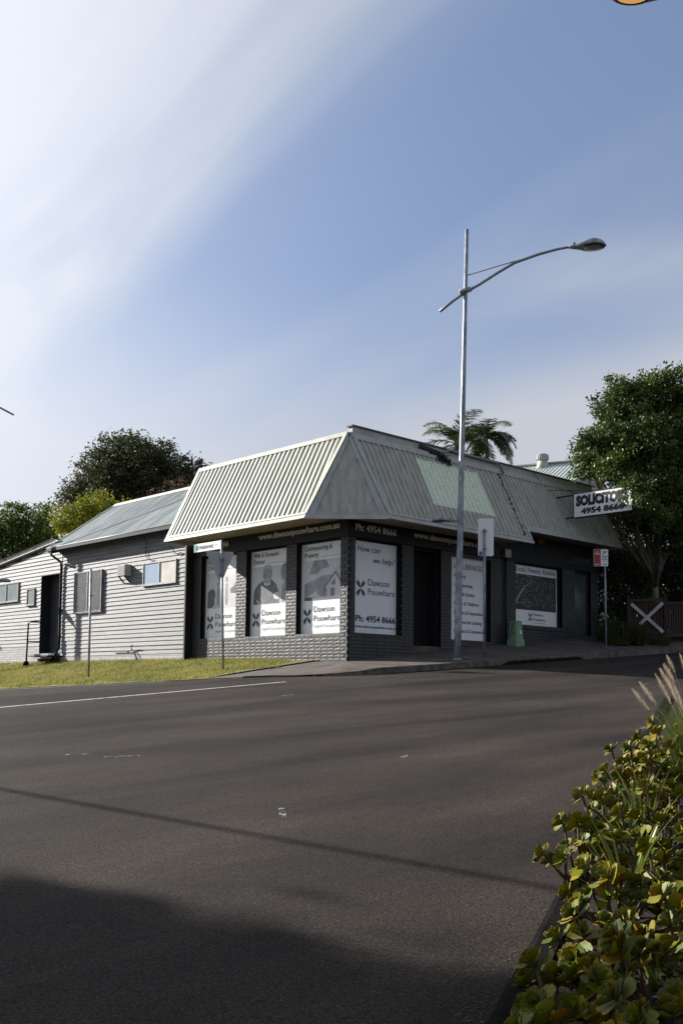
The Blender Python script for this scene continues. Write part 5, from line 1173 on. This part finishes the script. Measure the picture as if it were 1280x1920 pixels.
B().bar(hg(.0, 7.0, -.06), hg(.0, 9.8, -.06), .12, .08, HR).build('corner_post', MT['houseboard'], hs)
B().bar(hg(2.8, 7.65, -.08), hg(-6.4, 7.65, -.08), .06, .3).build('band', MT['houseboard'], hs)
for q in (-1.3, -2.7, -4.1): B().bar(hg(q, 4.5, -.05), hg(q, 7.45, -.05), .03, .03, HR).build('panel_joint', MT['houseboard'], hs)
vc = hr(2.1, .12, .0)
v = B().lathe(vc, (0, 0, 1), [(-.2, .30), (.05, .27), (.30, .22)], 14).build('roof_vent', MT['cream'], hs)
B().lathe(vc+Vector((0, 0, .30)), (0, 0, 1), [(0, .22), (.05, .28), (.26, .28), (.32, .2), (.35, .02)], 16).build('turbine', MT['galvdull'], v)
b = B()
for i in range(16):
    a = i*math.pi/8; b.bar(vc+Vector((.285*math.cos(a), .285*math.sin(a), .34)), vc+Vector((.285*math.cos(a+.15), .285*math.sin(a+.15), .56)), .02, .05)
b.build('turbine_blade', MT['greytrim'], v)
# dark roof far left behind the lean-to
nr = thing('neighbour_roof', 'dark tiled roof just visible at the far left behind the lean-to', 'house', (1, 30, 0))
B().slab([(-3, 27.5, 4.65), (4.5, 27.5, 4.65), (4.5, 30.5, 6.0), (-3, 30.5, 6.0)], (0, -.4, 1), .15).build('roof', MT['darkroof'], nr); B().box(-2.5, 4.2, 27.9, 33, -.5, 4.7).build('wall', MT['housewall'], nr)
# ------------------------------------------------------------------ overhead cable on timber poles outside the frame (its shadow crosses the near road)
def upole(x, y, lab, zc):
    t = thing('power_pole', lab, 'power pole', (x, y, road_z(x, y)), 'power poles outside the view'); z = road_z(x, y)
    B().tube([(x, y, z-.3), (x, y, z+5), (x, y, zc+1.6)], [.16, .14, .11], 10).build('pole', MT['bark2'], t)
    B().bar((x-.9, y, zc+1.2), (x+.9, y, zc+1.2), .09, .1).build('crossarm', MT['wood'], t); B().lathe((x, y, zc-.1), (0, 0, 1), [(0, .16), (.25, .16)], 10).build('bracket', MT['galvdull'], t)
Wa, Wb = Vector((-17.73, 2.38, 4.25)), Vector((-16.79, -2.63, 4.05)); wd_ = (Wb-Wa)
p1_, p2_ = Wa-wd_*3.1, Wb+wd_*4.2
upole(p1_.x, p1_.y, 'timber power pole left of the view carrying the cable', p1_.z); upole(p2_.x, p2_.y, 'timber power pole behind the viewer carrying the cable', p2_.z)
tag(B().tube([p1_.lerp(p2_, i/30) for i in range(31)], .034, 8).build('overhead_cable', MT['cable']), 'thick black overhead cable strung left of the view', 'cable')
# ------------------------------------------------------------------ grass clumps by the gate
for x, y, n, h, lab in ((9.62, -1.62, 620, .62, 'strappy grass clump right beside the parking sign pole'), (10.35, -1.72, 700, .72, 'strappy grass clump in front of the gate planks'), (10.2, -1.0, 600, .75, 'strappy grass clump against the shop end wall'), (11.3, -2.0, 260, .35, 'low grass tuft at the foot of the gate post')):
    t = thing('grass_clump', lab, 'grass clump', (x, y, verge_z(x, y)), 'grass clumps by the gate'); P = []
    for i in range(n):
        a = random.uniform(0, 6.28); q = .34*math.sqrt(random.random()); P.append((x+q*math.cos(a), y+q*math.sin(a), verge_z(x, y)))
    o = blades('blades', P, h*.2, h*1.15, .018, MT['clump'], t, 1.5); o['kind'] = 'stuff'
# ------------------------------------------------------------------ foreground planting
def succulent_mat():
    m = D.materials.new('succulent_leaf'); m.use_nodes = True; t = m.node_tree; n = t.nodes; l = t.links; b = n['Principled BSDF']
    b.inputs['Roughness'].default_value = .5; b.inputs['Specular IOR Level'].default_value = .22
    oi = n.new('ShaderNodeObjectInfo'); at = n.new('ShaderNodeAttribute'); at.attribute_name = 'edge'
    r = n.new('ShaderNodeValToRGB'); e = r.color_ramp.elements; e[0].color = (.060, .100, .024, 1); e[1].position = 1; e[1].color = (.26, .15, .045, 1)
    for p, c in ((.30, (.11, .15, .026)), (.55, (.19, .21, .03)), (.72, (.13, .155, .08)), (.90, (.25, .22, .035))): k = e.new(p); k.color = (*c, 1)
    l.new(oi.outputs['Random'], r.inputs[0])
    co = n.new('ShaderNodeTexCoord'); no = n.new('ShaderNodeTexNoise'); no.inputs['Scale'].default_value = 6; no.inputs['Detail'].default_value = 3; l.new(co.outputs['Object'], no.inputs['Vector'])
    mu = n.new('ShaderNodeMath'); mu.operation = 'MULTIPLY'; l.new(at.outputs['Fac'], mu.inputs[0]); l.new(no.outputs['Fac'], mu.inputs[1])
    mr = n.new('ShaderNodeMapRange'); mr.inputs[1].default_value = .18; mr.inputs[2].default_value = .95; l.new(mu.outputs[0], mr.inputs[0])
    mx = n.new('ShaderNodeMix'); mx.data_type = 'RGBA'; l.new(mr.outputs[0], mx.inputs[0]); l.new(r.outputs[0], mx.inputs[6]); mx.inputs[7].default_value = (.36, .20, .085, 1)
    bl = n.new('ShaderNodeTexNoise'); bl.inputs['Scale'].default_value = 22; l.new(co.outputs['Object'], bl.inputs['Vector'])
    mv = n.new('ShaderNodeMix'); mv.data_type = 'RGBA'; mv.blend_type = 'MULTIPLY'; mv.inputs[0].default_value = .5; l.new(mx.outputs[2], mv.inputs[6]); l.new(bl.outputs['Color'], mv.inputs[7])
    hs_ = n.new('ShaderNodeHueSaturation'); hs_.inputs['Value'].default_value = 1.2; hs_.inputs['Saturation'].default_value = 1.2; l.new(mv.outputs[2], hs_.inputs['Color'])
    l.new(hs_.outputs[0], b.inputs['Base Color']); tr = n.new('ShaderNodeBsdfTranslucent'); l.new(hs_.outputs[0], tr.inputs[0]); ms = n.new('ShaderNodeMixShader'); ms.inputs[0].default_value = .22
    l.new(b.outputs[0], ms.inputs[1]); l.new(tr.outputs[0], ms.inputs[2]); l.new(ms.outputs[0], n['Material Output'].inputs[0]); return m
SUC = succulent_mat()
def leaf_mesh(seed):
    """fleshy spoon-shaped leaf, 1 long along +Y, scalloped round the tip"""
    r = random.Random(seed); prof = [(0, .06), (.18, .10), (.38, .22), (.58, .36), (.75, .42), (.88, .36), (.97, .20), (1.0, .06)]; V = []; E = []; wid = r.uniform(.92, 1.15)
    cols = (-1, -.55, 0, .55, 1)
    for side in (1, -1):
        for t, w_ in prof:
            for c in cols:
                sc = 1+(r.uniform(-.06, .05) if abs(c) == 1 and t > .4 else 0); cup = .14*(c*c)*w_-.10*math.sin(t*2.6)
                th = .045*(1-c*c)*math.sin(math.pi*min(1, .1+t*.85))
                V.append((c*w_*wid*sc, t*(sc if t > .8 else 1), cup+.05+side*th)); E.append(min(1, max(abs(c)**3, ((t-.55)/.45)**3 if t > .55 else 0)))
    k = len(cols); n = len(prof)*k; F = []
    for i in range(len(prof)-1):
        for j in range(k-1):
            a = i*k+j; F.append((a, a+1, a+k+1, a+k)); F.append((a+n, a+k+n, a+k+1+n, a+1+n))
        F.append((i*k, i*k+k, i*k+k+n, i*k+n)); F.append((i*k+k-1, i*k+k-1+n, i*k+2*k-1+n, i*k+2*k-1))
    m = B().pts(V, F, True).mesh('leaf'); a = m.attributes.new('edge', 'FLOAT', 'POINT'); a.data.foreach_set('value', E); m.materials.append(SUC); return m
LEAVES = [leaf_mesh(i) for i in range(7)]
def rosette(t, c, ax, n, L, g):
    ax = Vector(ax).normalized(); q = ax.to_track_quat('Z', 'Y').to_matrix().to_4x4()
    for i in range(n):
        f_ = i/(n-1); az = i*2.399+g.uniform(-.25, .25); el = math.radians(8+62*f_**.8+g.uniform(-12, 12)); ll = L*(1.05-.62*f_)*g.uniform(.85, 1.12)
        m = Matrix.Translation(Vector(c)+ax*(.018+L*.42*f_-L*.25)) @ q @ Matrix.Rotation(az, 4, 'Z') @ Matrix.Rotation(el, 4, 'X') @ Matrix.Rotation(g.uniform(-.35, .35), 4, 'Y') @ Matrix.Diagonal((ll*g.uniform(.85, 1.1), ll, ll, 1))
        place(LEAVES[g.randrange(7)], 'leaf', t, m)
def succulent(s_, o_, spread, hts, L, lab, seed):
    g = random.Random(seed); base = kp(s_, o_, .02); t = thing('succulent_plant', lab, 'succulent', base, 'succulents in the foreground bed')
    top = max(hts); n = len(hts)+7
    for i in range(n):
        h = hts[i] if i < len(hts) else top*g.uniform(.25, .55)
        a = i*2.4+g.uniform(-.4, .4); rr = spread*(.35+.75*((i*.37) % 1)) if i < len(hts) else spread*g.uniform(.9, 1.25)
        tip = base+Vector((math.cos(a)*rr, math.sin(a)*rr, h)); ax = (Vector((math.cos(a)*rr*1.6, math.sin(a)*rr*1.6, .32))+Vector((SUN.x, SUN.y, 0))*.10-KN*.08).normalized()
        b0 = base+Vector((math.cos(a)*rr*.3, math.sin(a)*rr*.3, 0)); mid = b0.lerp(tip, .6)+Vector((g.uniform(-.03, .03), g.uniform(-.03, .03), -.02))
        B().tube([b0, mid, tip], [.011, .009, .007], 6).build('stem', MT['stem'], t)
        rosette(t, tip, ax, g.randrange(14, 18), L*g.uniform(.9, 1.25), g)
        if h > .2: rosette(t, mid+Vector((0, 0, .02)), ax+Vector((g.uniform(-.5, .5), g.uniform(-.5, .5), .1)), 8, L*.95, g)
SP = [
    (.55, .42, 0.170, (0.09, 0.14, 0.11, 0.15), 0.084, 'low succulent with rusty leaf rims at the very bottom edge of the bed'),
    (.70, .72, 0.180, (0.17, 0.23, 0.21, 0.15, 0.19), 0.090, 'succulent with broad green leaves filling the bottom right corner'),
    (1.02, .36, 0.140, (0.13, 0.19, 0.16), 0.087, 'succulent on a bent dark stem leaning over the edging strip'),
    (1.20, .66, 0.180, (0.22, 0.28, 0.26, 0.19, 0.24), 0.099, 'largest pale green rosette succulent low in the bed'),
    (1.62, .42, 0.150, (0.17, 0.22, 0.15), 0.084, 'small yellow-rimmed succulent behind the bent-stem one'),
    (1.75, .80, 0.180, (0.26, 0.31, 0.28, 0.22), 0.093, 'succulent at the right edge below the silver-leaved ones'),
    (2.18, .45, 0.180, (0.21, 0.28, 0.24, 0.17, 0.26), 0.087, 'silvery succulent with upright cupped leaves mid-bed'),
    (2.40, .72, 0.180, (0.28, 0.34, 0.30, 0.26), 0.087, 'tall silvery succulent at the right edge mid-bed'),
    (2.85, .22, 0.160, (0.29, 0.34, 0.26, 0.32), 0.084, 'dark green succulent reaching furthest left over the road'),
    (3.05, .55, 0.200, (0.31, 0.36, 0.28, 0.34, 0.26), 0.084, 'succulent with grey-green leaves among the strap leaves'),
    (3.55, .25, 0.170, (0.31, 0.36, 0.26, 0.34), 0.081, 'succulent with bright round tips above the kerb bend'),
    (3.85, .62, 0.200, (0.33, 0.39, 0.29, 0.36), 0.084, 'succulent with orange-tinted leaves at the right edge'),
    (4.40, .32, 0.180, (0.33, 0.38, 0.28, 0.34), 0.081, 'upper succulent with a curled yellow crown'),
    (4.80, .60, 0.220, (0.31, 0.40, 0.35, 0.28), 0.084, 'upper succulent with pinkish leaves near the right edge'),
    (5.50, .40, 0.220, (0.31, 0.39, 0.34, 0.26), 0.087, 'small succulent just before the feathery grass'),
    (5.05, .30, .22, (0.36, 0.44, 0.40, 0.33), .085, 'leafy succulent hugging the kerb just below the upper ones'),
    (5.85, .62, .24, (0.40, 0.48, 0.44, 0.36), .088, 'dense succulent at the right edge under the nearest plumes'),
    (6.95, .50, .24, (0.36, 0.44, 0.40), .088, 'last succulent tuft at the foot of the tall plume grass'),
    (6.30, .45, 0.240, (0.31, 0.38, 0.34, 0.26, 0.33), 0.090, 'furthest succulent with orange and green leaves below the plumes'),
]
for i, (s_, o_, sp_, hts, L, lab) in enumerate(SP): succulent(s_, o_+(-.10 if s_ < 1.7 else -.10 if s_ < 2.2 else -.10), sp_*1.2, [h*1.0 for h in hts], L*.90, lab, 40+i)
# strap-leaved plants between them
def strap_plant(s_, o_, n, L, lab, seed):
    g = random.Random(seed); base = kp(s_, o_, .02); t = thing('strap_leaf_plant', lab, 'strap-leaf plant', base, 'strap-leaved plants in the foreground bed')
    for i in range(n):
        az = g.uniform(0, 6.28); h = Vector((math.cos(az), math.sin(az), 0))-KN*.3+Vector((SUN.x, SUN.y, 0))*.0; el = g.uniform(.75, 1.4); ln = L*g.uniform(.6, 1.15); p = base+h*.03; V = []; F = []; w0 = g.uniform(.006, .012)
        for q in range(9):
            d = (h.normalized()*math.cos(el)+Vector((0, 0, math.sin(el)))); sd_ = d.cross(Vector((0, 0, 1))).normalized(); w_ = w0*(1-(q/8)**2.2)+.0006
            V += [p-sd_*w_+Vector((0, 0, w_*.3)), p-Vector((0, 0, w_*.25)), p+sd_*w_+Vector((0, 0, w_*.3))]; p = p+d*ln/8; el -= g.uniform(.02, .13)
        F = [(3*q+j, 3*q+j+1, 3*q+4+j, 3*q+3+j) for q in range(8) for j in range(2)]
        B().pts(V, F, True).build('blade', MT['strap'] if g.random() < .85 else MT['straw'], t)
for a in ((2.55, .40, 22, .55, 'green strap-leaf clump fanning left over the edging', 70), (3.25, .42, 22, .62, 'strap-leaf clump with long yellow blades mid-bed', 71), (3.9, .42, 16, .60, 'upright strap-leaf clump behind the orange-tinted succulent', 72), (1.45, .62, 10, .38, 'thin strap-leaf tuft near the bent-stem succulent', 73), (4.7, .35, 14, .55, 'wispy strap-leaf tuft in the upper bed', 74)): strap_plant(a[0], a[1]-.04, int(a[2]*1.3), a[3]*1.0, *a[4:])
# feathery plume grass at the right edge
def plume_grass(s_, o_, npl, H, lab, seed):
    g = random.Random(seed); base = kp(s_, o_, .02); t = thing('plume_grass', lab, 'plume grass', base, 'feathery grasses at the right edge'); P = []
    for i in range(2200):
        a = g.uniform(0, 6.28); q = .26*math.sqrt(g.random()); P.append((base.x+q*math.cos(a), base.y+q*math.sin(a), base.z))
    o = blades('blades', P, H*.35, H*.85, .006, MT['strap'], t, 1.1); o['kind'] = 'stuff'
    for i in range(npl):
        az = g.uniform(0, 6.28); h = Vector((math.cos(az), math.sin(az), 0))*g.uniform(.15, .5)-LAT*.12; h2 = h*.5
        p0 = base+h*.1; p1 = base+h*.4+Vector((0, 0, H*.6)); p2 = base+h*.75+Vector((0, 0, H*g.uniform(.85, 1.05))); p3 = p2+(h*.6+Vector((0, 0, .45))).normalized()*g.uniform(.20, .32)
        B().tube([p0, p1, p2], .0025, 5).build('stalk', MT['straw'], t)
        V = []; F = []
        for q in range(260):
            s__ = q/260; c = p2.lerp(p3, s__); d = (p3-p2).normalized(); rd = Vector((g.gauss(0, 1), g.gauss(0, 1), g.gauss(0, 1))); rd = (rd-d*rd.dot(d)).normalized(); ll = .030*math.sin(math.pi*(.08+.9*s__))+.006
            e = c+rd*ll+d*ll*.9; wv = d.cross(rd)*.0013; n = len(V); V += [c-wv, c+wv, e]; F.append((n, n+1, n+2))
        b = B().pts(V, F); b.tube([p2, p3], [.004, .001], 5); b.build('plume', MT['plume'], t)
for a in ((5.9, .74, 12, .72, 'feathery plume grass leaning left at the right edge of the view', 80), (6.8, .74, 12, .80, 'taller plume grass behind at the right edge', 81), (7.8, .66, 10, .80, 'furthest plume grass wisps against the road', 82)): plume_grass(*a)
